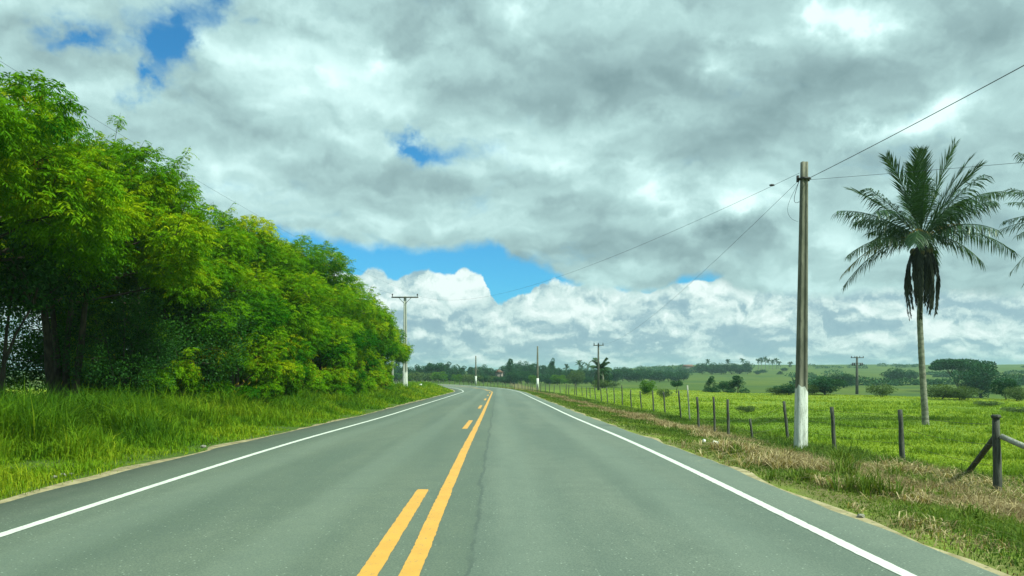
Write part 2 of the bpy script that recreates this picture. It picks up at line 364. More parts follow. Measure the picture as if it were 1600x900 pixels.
def asphalt():
    m, k = newmat('asphalt')
    co = k.n('ShaderNodeNewGeometry').outputs['Position']
    s = k.n('ShaderNodeSeparateXYZ'); k.put(s.inputs[0], co); x, y, z = s.outputs
    big = k.noise(k.vm('MULTIPLY', co, (1.0, 0.10, 1.0)), 0.9, 5, 0.6)       # long patches worn along the lane
    mid = k.noise(co, 2.2, 5, 0.6)
    fine = k.n('ShaderNodeTexVoronoi'); k.put(fine.inputs['Vector'], co); fine.inputs['Scale'].default_value = 70.0
    grit = k.noise(co, 60.0, 4, 0.8)
    col = k.mix(k.mr(big, 0.36, 0.62), (0.118, 0.154, 0.122, 1), (0.158, 0.192, 0.152, 1))
    # the paver's lane left of the seam is a little darker and browner
    seam = k.m('ADD', k.m('MULTIPLY', k.m('SUBTRACT', k.noise(k.comb(0.0, y, 0.0), 0.22, 5, 0.65), 0.5), 0.30), -0.20)
    seam2 = k.m('ADD', seam, k.m('MULTIPLY', k.m('SUBTRACT', k.noise(co, 7.0, 5, 0.8), 0.5), 0.07))
    side = k.mr(k.m('SUBTRACT', x, seam), -0.04, 0.04)
    col = k.mix(side, k.mix(1.0, col, (0.86, 0.88, 0.82, 1), 'MULTIPLY'), col)
    col = k.mix(k.mr(mid, 0.35, 0.75, 0.0, 0.35), col, (0.084, 0.114, 0.092, 1))
    stones = k.n('ShaderNodeTexVoronoi'); k.put(stones.inputs['Vector'], co); stones.inputs['Scale'].default_value = 30.0
    cs = k.n('ShaderNodeSeparateColor'); k.put(cs.inputs[0], stones.outputs['Color'])
    pale = k.m('MULTIPLY', k.mr(cs.outputs[0], 0.80, 0.92), k.mr(stones.outputs['Distance'], 0.28, 0.12))
    col = k.mix(k.m('MULTIPLY', pale, 0.85), col, (0.42, 0.48, 0.40, 1))
    col = k.mix(k.mr(grit, 0.40, 0.60, 0.0, 0.60), col, (0.055, 0.080, 0.066, 1))
    crack = k.mr(k.m('ABSOLUTE', k.m('SUBTRACT', x, seam2)), k.mr(k.noise(co, 1.7, 4, 0.6), 0.3, 0.7, 0.020, 0.060), 0.004)
    fade = k.mr(k.noise(co, 3.1, 5, 0.7), 0.28, 0.50, 0.15, 1.0)
    col = k.mix(k.m('MULTIPLY', k.m('MULTIPLY', crack, fade), 0.60), col, (0.050, 0.072, 0.062, 1))
    # wheel-polished tracks, two to each lane
    for xc in (-3.55, -1.75, 0.25, 1.95):
        tr_ = k.mr(k.m('ABSOLUTE', k.m('SUBTRACT', k.m('ADD', x, k.m('MULTIPLY', k.m('SUBTRACT', big, 0.5), 0.5)), xc)), 0.42, 0.10, 0.0, 0.16)
        col = k.mix(tr_, col, (0.20, 0.25, 0.205, 1))
    # old cross patches
    rip = k.noise(k.vm('MULTIPLY', co, (0.25, 2.2, 1)), 0.8, 4, 0.6)
    col = k.mix(k.mr(rip, 0.60, 0.74, 0.0, 0.35), col, (0.080, 0.108, 0.088, 1))
    # dust that washes over the outer shoulder
    sh = k.mr(x, WL-0.25, EL-0.1, 0.0, 0.30)
    col = k.mix(k.m('MULTIPLY', sh, k.mr(mid, 0.3, 0.7)), col, (0.26, 0.27, 0.20, 1))
    h = k.m('ADD', k.m('MULTIPLY', fine.outputs['Distance'], 0.6), k.m('MULTIPLY', grit, 0.5))
    finish(k, col, k.mr(big, 0.3, 0.7, 0.72, 0.86), h, 0.35, 0.006, 0.45)
    return m
def paint(name, c, worn):
    m, k = newmat(name)
    co = k.n('ShaderNodeNewGeometry').outputs['Position']
    n = k.noise(k.vm('MULTIPLY', co, (1.0, 0.55, 1.0)), 24.0, 7, 0.8); n2 = k.noise(co, 3.0, 5, 0.6)
    col = k.mix(k.mr(n2, 0.3, 0.7), c4(c), c4([v*0.88 for v in c]))
    col = k.mix(k.mr(n, 0.54, 0.68, 0.0, worn), col, (0.16, 0.16, 0.13, 1))
    finish(k, col, 0.6, n, 0.3, 0.004, 0.4)
    return m
def ground_mat():
    m, k = newmat('pasture')
    co = k.n('ShaderNodeNewGeometry').outputs['Position']
    s = k.n('ShaderNodeSeparateXYZ'); k.put(s.inputs[0], co); x, y, z = s.outputs
    n1 = k.noise(k.vm('MULTIPLY', co, (1, 0.5, 1)), 0.09, 6, 0.6); n2 = k.noise(co, 0.55, 7, 0.65); n3 = k.noise(co, 6.0, 5, 0.7); n4 = k.noise(co, 0.013, 4, 0.55)
    col = k.mix(k.mr(n1, 0.35, 0.65), (0.150, 0.235, 0.022, 1), (0.235, 0.310, 0.030, 1))
    col = k.mix(k.mr(n2, 0.40, 0.66), col, (0.095, 0.175, 0.022, 1))
    col = k.mix(k.mr(n3, 0.52, 0.72, 0.0, 0.7), col, (0.23, 0.26, 0.06, 1))
    # the far slopes: olive pasture in big patches, darkened in colour for cloud shadow
    far = k.mr(y, 85.0, 150.0)
    fc = k.mix(k.mr(n4, 0.35, 0.65), (0.055, 0.100, 0.014, 1), (0.092, 0.128, 0.018, 1))
    fc = k.mix(k.mr(n1, 0.48, 0.66, 0.0, 0.8), fc, (0.035, 0.078, 0.022, 1))
    fc = k.mix(k.mr(k.noise(co, 0.05, 5, 0.6), 0.56, 0.68, 0.0, 0.5), fc, (0.12, 0.13, 0.04, 1))
    col = k.mix(far, col, fc)
    # thatch and bare soil in the verge and under the trees
    dry = k.m('MULTIPLY', k.mr(x, 7.8, 6.2), k.mr(x, 3.0, 4.0))
    col = k.mix(k.m('MULTIPLY', dry, k.mr(n2, 0.30, 0.60)), col, (0.17, 0.14, 0.065, 1))
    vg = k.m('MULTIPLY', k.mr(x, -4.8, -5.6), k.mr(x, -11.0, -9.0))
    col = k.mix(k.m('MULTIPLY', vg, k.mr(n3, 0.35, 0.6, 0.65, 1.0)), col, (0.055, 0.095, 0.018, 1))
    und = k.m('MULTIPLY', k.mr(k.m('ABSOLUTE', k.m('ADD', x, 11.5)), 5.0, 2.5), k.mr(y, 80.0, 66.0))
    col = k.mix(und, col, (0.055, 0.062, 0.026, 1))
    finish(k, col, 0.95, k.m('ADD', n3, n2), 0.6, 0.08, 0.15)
    return m
M = {}
M['asphalt'] = asphalt()
M['white_paint'] = paint('white_road_paint', (0.66, 0.68, 0.63), 0.7)
M['yellow_paint'] = paint('yellow_road_paint', (0.66, 0.335, 0.055), 0.75)
M['ground'] = ground_mat()
M['sand'] = mat_noise('sand', (0.38, 0.32, 0.19), (0.22, 0.18, 0.10), 4.0, 0.95, 0.6, c3=(0.12, 0.13, 0.05))
M['concrete'] = mat_noise('weathered_concrete', (0.19, 0.185, 0.145), (0.085, 0.09, 0.07), 3.5, 0.9, 0.5, (1, 1, 0.25), c3=(0.08, 0.08, 0.065))
M['concrete_pale'] = mat_noise('pale_concrete', (0.42, 0.44, 0.40), (0.30, 0.32, 0.29), 2.0, 0.9, 0.3, (1, 1, 0.35))
M['whitewash'] = mat_noise('worn_whitewash', (0.66, 0.68, 0.65), (0.42, 0.44, 0.40), 5.0, 0.85, 0.6, (2.2, 2.2, 0.40), lo=0.46, hi=0.66, c3=(0.20, 0.22, 0.17))
M['metal'] = mat_noise('galvanised_metal', (0.20, 0.21, 0.21), (0.10, 0.11, 0.11), 9, 0.5, 0.1)
M['dark_metal'] = mat_noise('dark_hardware', (0.035, 0.038, 0.04), (0.02, 0.02, 0.022), 9, 0.6, 0.1)
M['cable'] = mat_noise('black_cable', (0.03, 0.035, 0.05), (0.022, 0.025, 0.035), 2, 0.6, 0.0)
M['barbed'] = mat_noise('barbed_wire', (0.13, 0.12, 0.10), (0.08, 0.06, 0.05), 9, 0.6, 0.0)
M['old_wood'] = mat_noise('grey_weathered_wood', (0.105, 0.110, 0.092), (0.045, 0.048, 0.040), 7, 0.95, 0.8, (3, 3, 0.4), c3=(0.15, 0.15, 0.13))
M['pale_wood'] = mat_noise('pale_bleached_wood', (0.42, 0.42, 0.37), (0.26, 0.26, 0.22), 7, 0.9, 0.6, (3, 3, 0.4))
M['bark'] = mat_noise('bark', (0.075, 0.062, 0.045), (0.035, 0.030, 0.023), 6, 0.95, 0.8, (2, 2, 0.6))
M['palm_bark'] = mat_noise('palm_bark', (0.25, 0.25, 0.20), (0.12, 0.125, 0.10), 5, 0.95, 0.7, (1, 1, 1.6), c3=(0.34, 0.33, 0.27))
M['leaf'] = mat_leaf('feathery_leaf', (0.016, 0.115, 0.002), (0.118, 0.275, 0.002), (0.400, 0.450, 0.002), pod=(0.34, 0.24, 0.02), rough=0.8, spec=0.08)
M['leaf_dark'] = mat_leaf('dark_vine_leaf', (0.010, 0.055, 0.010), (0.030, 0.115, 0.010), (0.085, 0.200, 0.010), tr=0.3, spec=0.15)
M['leaf_far'] = mat_leaf('distant_leaf', (0.010, 0.050, 0.026), (0.024, 0.088, 0.034), (0.060, 0.145, 0.038), tr=0.15, rough=0.8, spec=0.1)
M['leaf_pale'] = mat_leaf('pale_bush_leaf', (0.040, 0.085, 0.020), (0.075, 0.130, 0.028), (0.130, 0.180, 0.045), tr=0.25)
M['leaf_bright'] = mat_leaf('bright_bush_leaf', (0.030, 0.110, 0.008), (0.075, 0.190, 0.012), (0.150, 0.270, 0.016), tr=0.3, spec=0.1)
M['pod'] = mat_leaf('pods', (0.16, 0.12, 0.02), (0.26, 0.20, 0.03), (0.34, 0.28, 0.05), tr=0.2)
M['blossom'] = mat_leaf('pale_blossom', (0.55, 0.55, 0.30), (0.65, 0.65, 0.40), (0.75, 0.75, 0.5), tr=0.3)
M['palm_leaf'] = mat_leaf('palm_leaflet', (0.014, 0.050, 0.016), (0.030, 0.080, 0.020), (0.085, 0.125, 0.028), rough=0.4, tr=0.18, spec=0.4)
M['palm_old'] = mat_leaf('yellowing_palm_leaflet', (0.10, 0.095, 0.025), (0.17, 0.15, 0.04), (0.28, 0.20, 0.06), tr=0.18)
M['palm_dead'] = mat_leaf('dead_palm_leaflet', (0.016, 0.020, 0.014), (0.028, 0.032, 0.020), (0.06, 0.06, 0.03), tr=0.08)
M['grass'] = mat_leaf('grass_blade', (0.040, 0.125, 0.008), (0.130, 0.255, 0.008), (0.310, 0.370, 0.018), tr=0.35, rough=0.8, spec=0.1)
M['grass_olive'] = mat_leaf('olive_grass_blade', (0.040, 0.090, 0.014), (0.105, 0.175, 0.024), (0.230, 0.270, 0.060), tr=0.3, rough=0.8, spec=0.1)
M['grass_dry'] = mat_leaf('dry_grass_blade', (0.10, 0.080, 0.038), (0.235, 0.175, 0.088), (0.56, 0.46, 0.27), tr=0.25, rough=0.85, spec=0.1)
M['grass_field'] = mat_leaf('pasture_blade', (0.130, 0.225, 0.022), (0.235, 0.325, 0.026), (0.360, 0.400, 0.050), tr=0.3, rough=0.8, spec=0.1)
M['coconut'] = mat_noise('coconut_husk', (0.07, 0.09, 0.025), (0.10, 0.07, 0.03), 5, 0.7, 0.3)
M['wall_pale'] = mat_noise('house_plaster', (0.24, 0.20, 0.18), (0.18, 0.16, 0.15), 1, 0.9, 0.1)
M['roof_tile'] = mat_noise('clay_roof_tile', (0.20, 0.10, 0.075), (0.14, 0.08, 0.06), 2, 0.9, 0.2)
M['glass_dark'] = mat_noise('dark_window_glass', (0.02, 0.025, 0.03), (0.03, 0.035, 0.04), 1, 0.2, 0.0, spec=0.5)
M['litter'] = mat_noise('white_plastic', (0.80, 0.82, 0.82), (0.66, 0.68, 0.68), 6, 0.5, 0.2)
M['stone'] = mat_noise('pale_stone', (0.30, 0.29, 0.25), (0.18, 0.17, 0.14), 9, 0.9, 0.5)

# ------------------------------------------------------------------ ground sheet
def graded(fine, lo, hi, step, far, gr):
    a = list(np.arange(fine[0], fine[1]+1e-6, step)); d = step
    while a[-1] < hi: d *= gr; a.append(a[-1]+d)
    d = step
    while a[0] > lo: d *= gr; a.insert(0, a[0]-d)
    return np.array(a)
gx = graded((-14, 16), -4500, 4500, 0.45, 0, 1.055); gy = graded((0, 130), -400, 6500, 0.9, 0, 1.045)
GX, GY = np.meshgrid(gx, gy); GZ = ground(GX, GY)
nx, ny = len(gx), len(gy)
ii = (np.arange(ny-1)[:, None]*nx+np.arange(nx-1)[None])
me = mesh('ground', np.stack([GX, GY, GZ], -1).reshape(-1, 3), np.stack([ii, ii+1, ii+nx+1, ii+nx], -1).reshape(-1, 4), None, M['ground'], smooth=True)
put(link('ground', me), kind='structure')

# ------------------------------------------------------------------ road, markings, sandy edges
ss = np.concatenate([np.arange(-80, 0, 4.0), np.arange(0, 290, 0.5)])
def strip(name, s_arr, t_cols, z_cols, mat, smooth=True, kind='structure'):
    """a sheet that follows the road: t_cols/z_cols give the cross-section per station"""
    n = len(s_arr); m_ = len(t_cols); V = np.zeros((n, m_, 3))
    for j in range(m_):
        t = np.broadcast_to(t_cols[j], (n,)); x, y = road_xy(s_arr, t)
        V[:, j, 0] = x; V[:, j, 1] = y; V[:, j, 2] = zroad(s_arr)+z_cols[j]
    i = np.arange(n-1)[:, None]*m_; j = np.arange(m_-1)[None]
    Q = np.stack([i+j, i+j+1, i+m_+j+1, i+m_+j], -1).reshape(-1, 4)
    o = link(name, mesh(name, V.reshape(-1, 3), Q, None, mat, smooth=smooth))
    if kind: put(o, kind=kind)
    return o
jl = (fbm(ss, ss*0, 0.9, 21)-0.5)*0.16; jr = (fbm(ss, ss*0, 0.9, 31)-0.5)*0.16
strip('road', ss, [EL+jl-0.03, EL+jl, WL, -0.72, WR, ER+jr, ER+jr+0.03], [-0.12, 0, 0.0, 0.0, 0.0, 0, -0.12], M['asphalt'], smooth=False)
js = (fbm(ss, ss*0, 0.8, 41)-0.42)*0.7; js2 = (fbm(ss, ss*0, 0.8, 51)-0.45)*0.6
strip('sand_edge', ss, [EL+jl+0.004, EL+jl-0.07-js.clip(0.0)*0.9, EL+jl-0.22-js.clip(0)*1.1], [-0.012, 0.0, -0.07], M['sand'])
strip('sand_edge', ss, [ER+jr-0.004, ER+jr+0.03+js2.clip(0)*0.8, ER+jr+0.12+js2.clip(0)*0.9], [-0.012, -0.006, -0.10], M['sand'])
sl = np.concatenate([np.arange(-20, 3, 2.0), np.arange(3, 24, 0.06), np.arange(24, 260, 0.5)])
rag = lambda q: rng.normal(0, 0.0022, len(sl))+0.006*(fbm(sl, sl*0+q, 2.5, 65)-0.5)
strip('edge_line', sl, [WL-0.055+rag(1), WL+0.055+rag(2)], [0.004, 0.004], M['white_paint'])
strip('edge_line', sl, [WR-0.055+rag(3), WR+0.055+rag(4)], [0.004, 0.004], M['white_paint'])
ym = (fbm(sl, sl*0, 1.1, 61)-0.5)*0.02
strip('centre_line', sl, [-0.60-0.07+ym+rag(5), -0.60+0.07+ym+rag(6)], [0.004, 0.004], M['yellow_paint'])
for s_ in np.arange(4.0-32, 200, 16.0):
    a = np.arange(s_, s_+4.85, 0.07); ra = rng.normal(0, 0.0022, (2, len(a))); ra[:, -1] += [0.012, -0.012]
    o = strip('centre_dash', a, [-0.885-0.07+ra[0], -0.885+0.07+ra[1]], [0.004, 0.004], M['yellow_paint'])

# ------------------------------------------------------------------ grass
def blades(x, y, h, wd, tint, lean=0.35, mat=None, name='grass', label=None, base=None, cat='grass', curl=0.5):
    n = len(x); z = ground(x, y)-0.02 if base is None else base
    a = rng.uniform(0, 2*math.pi, n); ln = rng.uniform(0.1, 1.0, n)*lean
    dx, dy = np.cos(a), np.sin(a); b = a+rng.uniform(0.6, 2.5, n); wx, wy = np.cos(b)*wd/2, np.sin(b)*wd/2
    V = np.zeros((n, 5, 3))
    V[:, 0] = np.stack([x-wx, y-wy, z], -1); V[:, 1] = np.stack([x+wx, y+wy, z], -1)
    mx, my, mz = x+dx*h*ln*0.35, y+dy*h*ln*0.35, z+h*0.58
    V[:, 2] = np.stack([mx+wx*0.8, my+wy*0.8, mz], -1); V[:, 3] = np.stack([mx-wx*0.8, my-wy*0.8, mz], -1)
    V[:, 4] = np.stack([x+dx*h*ln*(1+curl), y+dy*h*ln*(1+curl), z+h*(1-0.45*ln)], -1)
    i = np.arange(n)[:, None]*5
    me = mesh(name, V.reshape(-1, 3), i+np.array([[0, 1, 2, 3]]), i+np.array([[3, 2, 4]]), mat, np.repeat(tint, 5))
    o = link(name, me); put(o, label, cat, kind='stuff'); return o
def logs(n, a, b): return np.exp(rng.uniform(math.log(a), math.log(b), n))
# left verge
n = 230000; s = logs(n, 4.2, 130); t = EL-0.10-rng.power(1.3, n)*(4.6+s*0.02)
x, y = road_xy(s, t); dd = EL-t
cl = fbm(x, y, 1.1, 71); hh = (0.06+0.36*sm(dd/2.6)+0.16*sm((dd-2.0)/1.5))*(0.15+1.7*sm((cl-0.2)/0.6))*rng.uniform(0.4, 1.4, n)
keep = (rng.random(n) < np.clip(dd/0.45, 0.08, 1)) & ((cl > 0.30) | (dd > 0.8))
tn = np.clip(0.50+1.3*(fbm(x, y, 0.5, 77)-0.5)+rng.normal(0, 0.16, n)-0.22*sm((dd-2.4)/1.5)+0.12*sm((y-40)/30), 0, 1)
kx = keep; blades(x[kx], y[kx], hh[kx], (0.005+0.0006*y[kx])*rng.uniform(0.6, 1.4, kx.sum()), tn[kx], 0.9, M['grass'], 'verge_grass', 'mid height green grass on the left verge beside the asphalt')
n = 110000; s = logs(n, 6, 95); t = EL-1.7-rng.random(n)*4.9
x, y = road_xy(s, t); cl = fbm(x, y, 0.7, 171); kx = rng.random(n) < sm((cl-0.34)/0.2)
hh = (0.32+0.80*cl)*rng.uniform(0.4, 1.25, n)*(0.40+0.75*sm((EL-t-1.7)/2.6))
blades(x[kx], y[kx], hh[kx], (0.010+0.0007*y[kx])*rng.uniform(0.6, 1.3, kx.sum()), np.clip(rng.normal(0.30, 0.2, kx.sum())-0.16*sm((EL-t[kx]-2.5)/2), 0, 1), 1.0, M['grass'], 'tall_grass', 'tall arching dark green grass along the foot of the left trees', curl=0.7)  # tint darkens away from the road: the trees' shade painted into the blades
# left: field beyond the trees
n = 60000; y = logs(n, 8, 140); x = -16.5-rng.random(n)**1.4*45
blades(x, y, rng.uniform(0.12, 0.35, n), (0.010+0.0009*y)*rng.uniform(0.7, 1.4, n), np.clip(rng.normal(0.65, 0.2, n), 0, 1), 0.7, M['grass_field'], 'field_grass', 'sunlit field grass seen beneath the left trees')
# right verge: green and dry blades in patches
n = 210000; s = logs(n, 3.2, 130); t = ER+0.10+rng.random(n)*5.2
x, y = road_xy(s, t); dd = t-ER
pat = fbm(x, y*0.6, 0.55, 81); dryness = pat*1.35-0.17+0.36*np.exp(-((dd-2.9)/1.0)**2)-0.25*np.exp(-((dd-0.9)/0.7)**2)*(y > 9)-0.3*sm((dd-4.0)/0.8)+rng.normal(0, 0.07, n)
isd = dryness > 0.73
hh = (0.05+0.13*sm((dd-0.4)/2.4))*(0.5+fbm(x, y, 1.1, 83))*rng.uniform(0.5, 1.4, n)
keep = rng.random(n) < np.clip(dd/0.5, 0.1, 1)
wd = (0.005+0.00065*y)*rng.uniform(0.6, 1.4, n)
q = keep & isd
blades(x[q], y[q], hh[q]*1.5, wd[q], np.clip(rng.normal(0.5, 0.24, q.sum())+0.3*(fbm(x[q], y[q], 1.3, 87)-0.5), 0, 1), 1.4, M['grass_dry'], 'dry_grass', 'dry straw coloured grass along the right verge', curl=0.6)
q = keep & ~isd
blades(x[q], y[q], hh[q]*1.15, wd[q], np.clip(0.40+0.9*(fbm(x[q], y[q], 0.6, 89)-0.5)+rng.normal(0, 0.2, q.sum()), 0, 1), 0.9, M['grass_olive'], 'verge_grass', 'short green grass along the right verge')
# tangled tall dry tufts near the posts
cx, cy, ch = [], [], []
for (px, py, cnt, hgt) in [(1335, 742, 26, .55), (1390, 745, 30, .6), (1430, 750, 30, .6), (1480, 760, 26, .55), (1530, 800, 24, .45), (1580, 815, 22, .45), (1500, 775, 20, .5), (1320, 765, 14, .35),
                           (1230, 730, 30, .5), (1260, 735, 26, .45), (1290, 738, 26, .45), (1200, 728, 22, .45), (1170, 712, 24, .5), (1140, 705, 24, .5), (1110, 690, 26, .5), (1080, 680, 26, .5), (1050, 672, 24, .5), (1020, 662, 22, .5), (1440, 790, 18, .3), (1550, 770, 26, .5), (1590, 790, 22, .5), (1410, 815, 10, .2)]:
    gx_, gy_, _ = on_ground(px, py, 4)
    for _i in range(cnt):
        a_, r_ = random.uniform(0, 6.28), abs(random.gauss(0, 0.42))
        m_ = 12
        cx += list(gx_+r_*math.cos(a_)+rng.normal(0, .03, m_)); cy += list(gy_+r_*math.sin(a_)+rng.normal(0, .03, m_)); ch += list(hgt*.8*rng.uniform(.5, 1.15, m_)*(1-min(.4, r_*.3)))
cx, cy, ch = map(np.array, (cx, cy, ch))
blades(cx, cy, ch, (0.007+0.0006*cy)*rng.uniform(.6, 1.3, len(cx)), np.clip(rng.normal(.72, .25, len(cx)), 0, 1), 1.9, M['grass_dry'], 'dry_grass', 'tangled tufts of tall dry grass at the feet of the right fence posts', curl=0.5)
cx, cy, ch = [], [], []
for (px, py, cnt, hgt) in [(1313, 738, 26, .62), (1322, 752, 16, .5), (1345, 770, 14, .35), (1380, 775, 14, .35), (1440, 770, 12, .4), (1475, 790, 12, .3), (1520, 815, 12, .25), (1150, 712, 10, .3), (1260, 752, 12, .25), (1405, 760, 12, .45)]:
    gx_, gy_, _ = on_ground(px, py, 4)
    for _i in range(cnt):
        a_, r_ = random.uniform(0, 6.28), abs(random.gauss(0, 0.22)); m_ = 12
        cx += list(gx_+r_*math.cos(a_)+rng.normal(0, .02, m_)); cy += list(gy_+r_*math.sin(a_)+rng.normal(0, .02, m_)); ch += list(hgt*rng.uniform(.5, 1.15, m_))
cx, cy, ch = map(np.array, (cx, cy, ch))
blades(cx, cy, ch, (0.008+0.0006*cy)*rng.uniform(.6, 1.3, len(cx)), np.clip(rng.normal(.55, .2, len(cx)), 0, 1), 0.9, M['grass_olive'], 'green_tufts', 'fresh green tufts among the dry grass by the right fence posts', curl=0.5)
# pasture
n = 330000; y = logs(n, 6, 125); x = at(880+rng.random(n)*900, y)
s, t = frame(x, y); q = (t-ER > 4.3+rng.normal(0, .3, n)); x, y = x[q], y[q]; n = len(x)
cl = fbm(x, y, 0.5, 91); cl2 = fbm(x, y*0.5, 0.10, 93)
weed = (fbm(x, y, 0.85, 95) > 0.62) & (cl2 > 0.42)
weed &= (y < 62); hh = (0.07+0.03*sm((cl-0.45)/0.2)+0.13*weed)*rng.uniform(0.5, 1.35, n)
tn = np.clip(0.34+0.30*sm((y-25)/35)+1.5*(cl2-0.5)-0.10*sm((cl-0.5)/0.15)-0.30*weed+rng.normal(0, 0.16, n), 0, 1)
blades(x, y, hh, (0.007+0.0009*y)*rng.uniform(0.6, 1.4, n), tn, 0.9, M['grass_field'], 'pasture_grass', 'bright green pasture grass beyond the right fence')

# ------------------------------------------------------------------ leaves
def nrm(v): return v/(np.linalg.norm(v, axis=-1, keepdims=True)+1e-9)
def fronds(P, D, L, npair, pl, pw, droop, tint):
    """feathery compound leaves: pinnae in pairs along a drooping midrib, each a diamond"""
    N = len(P); t = (np.arange(npair)+0.8)/npair
    L = L[:, None, None]
    pos = P[:, None]+D[:, None]*L*t[None, :, None]; pos[..., 2] -= (droop*L[..., 0]*t[None]**2)
    tan = np.broadcast_to(D[:, None], pos.shape).copy(); tan[..., 2] -= 2*droop*t[None]; tan = nrm(tan)
    side = nrm(np.cross(tan, np.array([0, 0, 1.0])+0.35*rng.normal(size=(N, 1, 3)))); up = np.cross(side, tan)
    V = []; 
    for sg in (-1, 1):
        d = nrm(side*sg*0.85+tan*0.55-up*0.05+np.array([0, 0, -0.28])+0.12*rng.normal(size=pos.shape))
        wv = nrm(np.cross(d, up+0.5*rng.normal(size=pos.shape)))
        ln = pl*(0.65+0.5*np.sin(math.pi*(0.15+0.8*t)))[None, :, None]*rng.uniform(0.8, 1.2, (N, 1, 1))
        b = pos; mdp = pos+d*ln*0.5; tp = pos+d*ln; tp = tp.copy(); tp[..., 2] -= 0.12*pl
        V.append(np.stack([b, mdp+wv*pw/2, tp, mdp-wv*pw/2], 2))
    V = np.concatenate(V, 1).reshape(-1, 3)
    Q = np.arange(len(V)).reshape(-1, 4)
    return V, Q, np.repeat(tint, npair*2*4)
def leaves(P, D, L, W, tint):
    """single broad leaves"""
    N = len(P); side = nrm(np.cross(D, rng.normal(size=(N, 3)))); L = L[:, None]; W = W[:, None]
    V = np.stack([P, P+D*L*0.5+side*W/2, P+D*L, P+D*L*0.5-side*W/2], 1).reshape(-1, 3)
    return V, np.arange(4*N).reshape(-1, 4), np.repeat(tint, 4)
def rand_dir(n): return nrm(rng.normal(size=(n, 3)))
def branch_path(a, b, sag=0.1, n=6):
    a, b = np.array(a, float), np.array(b, float); t = np.linspace(0, 1, n)[:, None]
    mid = (a+b)/2+np.array([0, 0, sag])+rng.normal(0, 0.08, 3)*np.linalg.norm(b-a)
    return (1-t)**2*a+2*t*(1-t)*mid+t*t*b
def feather_tree(H, rad, seed, nf, stems=3, low=0.30, nclump=64, lx=0.0):
    """(trunk mesh, crown mesh): several leaning stems, limbs to each leaf clump, feathery leaves"""
    global rng
    keep_rng = rng; rng = np.random.default_rng(seed)
    tb = MB(); stem_pts = []
    for i in range(stems):
        a = i*2*math.pi/stems+rng.uniform(-.5, .5); r = rng.uniform(0.35, 0.6)*rad*0.6
        top = np.array([math.cos(a)*r, math.sin(a)*r, H*rng.uniform(0.62, 0.8)])
        p = branch_path((math.cos(a)*0.12, math.sin(a)*0.12, -0.3), top, 0.0, 9)+np.cumsum(rng.normal(0, 0.05, (9, 3)), 0)
        tb.tube(p, np.linspace(0.13, 0.035, 9)*rng.uniform(0.8, 1.15), 7, jit=0.1); stem_pts.append(p)
    SP = np.vstack(stem_pts)
    cen, cr = [], []
    for i in range(nclump):
        d = rand_dir(1)[0]; d[2] = abs(d[2])*1.0-0.38
        d = d/np.linalg.norm(d); rr = rng.uniform(0.55, 1.0)**0.6
        zc = H*(low+0.62)/1.62
        p = np.array([d[0]*rad*rr, d[1]*rad*rr, zc+d[2]*(H-zc)*rr*0.93])
        p[:2] *= 1.0-0.25*max(0, (p[2]/H-0.7)/0.3)
        if p[2] < low*H*0.8: p[2] = low*H*rng.uniform(0.8, 1.5)
        cen.append(p); cr.append(rng.uniform(0.55, 1.05)*rad/4.0)
    Vs, Qs, Ts = [], [], []; off = 0; podsP = []
    for c, r in zip(cen, cr):
        cand = SP[SP[:, 2] < c[2]+0.3]; cand = cand if len(cand) else SP
        j = np.argmin(np.linalg.norm(cand-c, axis=1)+0.6*np.abs(cand[:, 2]-(c[2]-1.0)))
        p = branch_path(cand[j], c, 0.25, 6); tb.tube(p, np.linspace(0.042, 0.012, 6), 4, cap=False)
        for q in range(4):
            e = c+rand_dir(1)[0]*r*0.9; tb.tube(branch_path(p[-2], e, 0.05, 4), np.linspace(0.014, 0.005, 4), 3, cap=False)
        m = int(nf/nclump*(r/(0.8*rad/4))**2)
        d = rand_dir(m); d[:, 2] = d[:, 2]*0.8+0.12; rr = rng.uniform(0.35, 1.0, m)**0.5
        P = c+d*np.array([1.15, 1.15, 0.8])*r*rr[:, None]
        D = nrm(d*0.8+rng.normal(0, 0.4, (m, 3))+np.array([0, 0, 0.12]))
        tn = np.clip(0.32+0.50*(c[2]/H-0.4)+rng.normal(0, 0.19)+0.18*d[:, 2]*rr+rng.normal(0, 0.10, m), 0, 1)  # sunlit highlights painted in: brighter tints high in the crown and on clump tops
        V, Q, t_ = fronds(P-D*0.1, D, rng.uniform(0.24, 0.42, m), 6, 0.125, 0.030, 0.45, tn)
        Vs.append(V); Qs.append(Q+off); Ts.append(t_); off += len(V)
    # whippy shoots that break the outline
    for i in range(60):
        c = cen[rng.integers(nclump)]
        if c[2] < 0.5*H: continue
        e = c+nrm(np.array([c[0]*0.4, c[1]*0.4, 2.0])+rng.normal(0, 0.6, 3))*rng.uniform(0.8, 1.6)
        p = branch_path(c, e, 0.1, 8); tb.tube(p, np.linspace(0.012, 0.004, 8), 3, cap=False)
        m = 22; ti = rng.uniform(0.3, 1.0, m); P = np.array([p[int(v*7)] for v in ti])+rng.normal(0, 0.03, (m, 3))
        D = nrm(rng.normal(0, 1, (m, 3))*np.array([1, 1, 0.35])+np.array([0, 0, 0.35]))
        V, Q, t_ = fronds(P, D, rng.uniform(0.2, 0.34, m), 6, 0.11, 0.028, 0.4, np.clip(rng.normal(0.55, 0.15, m), 0, 1))
        Vs.append(V); Qs.append(Q+off); Ts.append(t_); off += len(V)
    trunk = mesh('trunk', np.vstack(tb.V), np.vstack(tb.Q), np.vstack(tb.T), M['bark'], smooth=True)
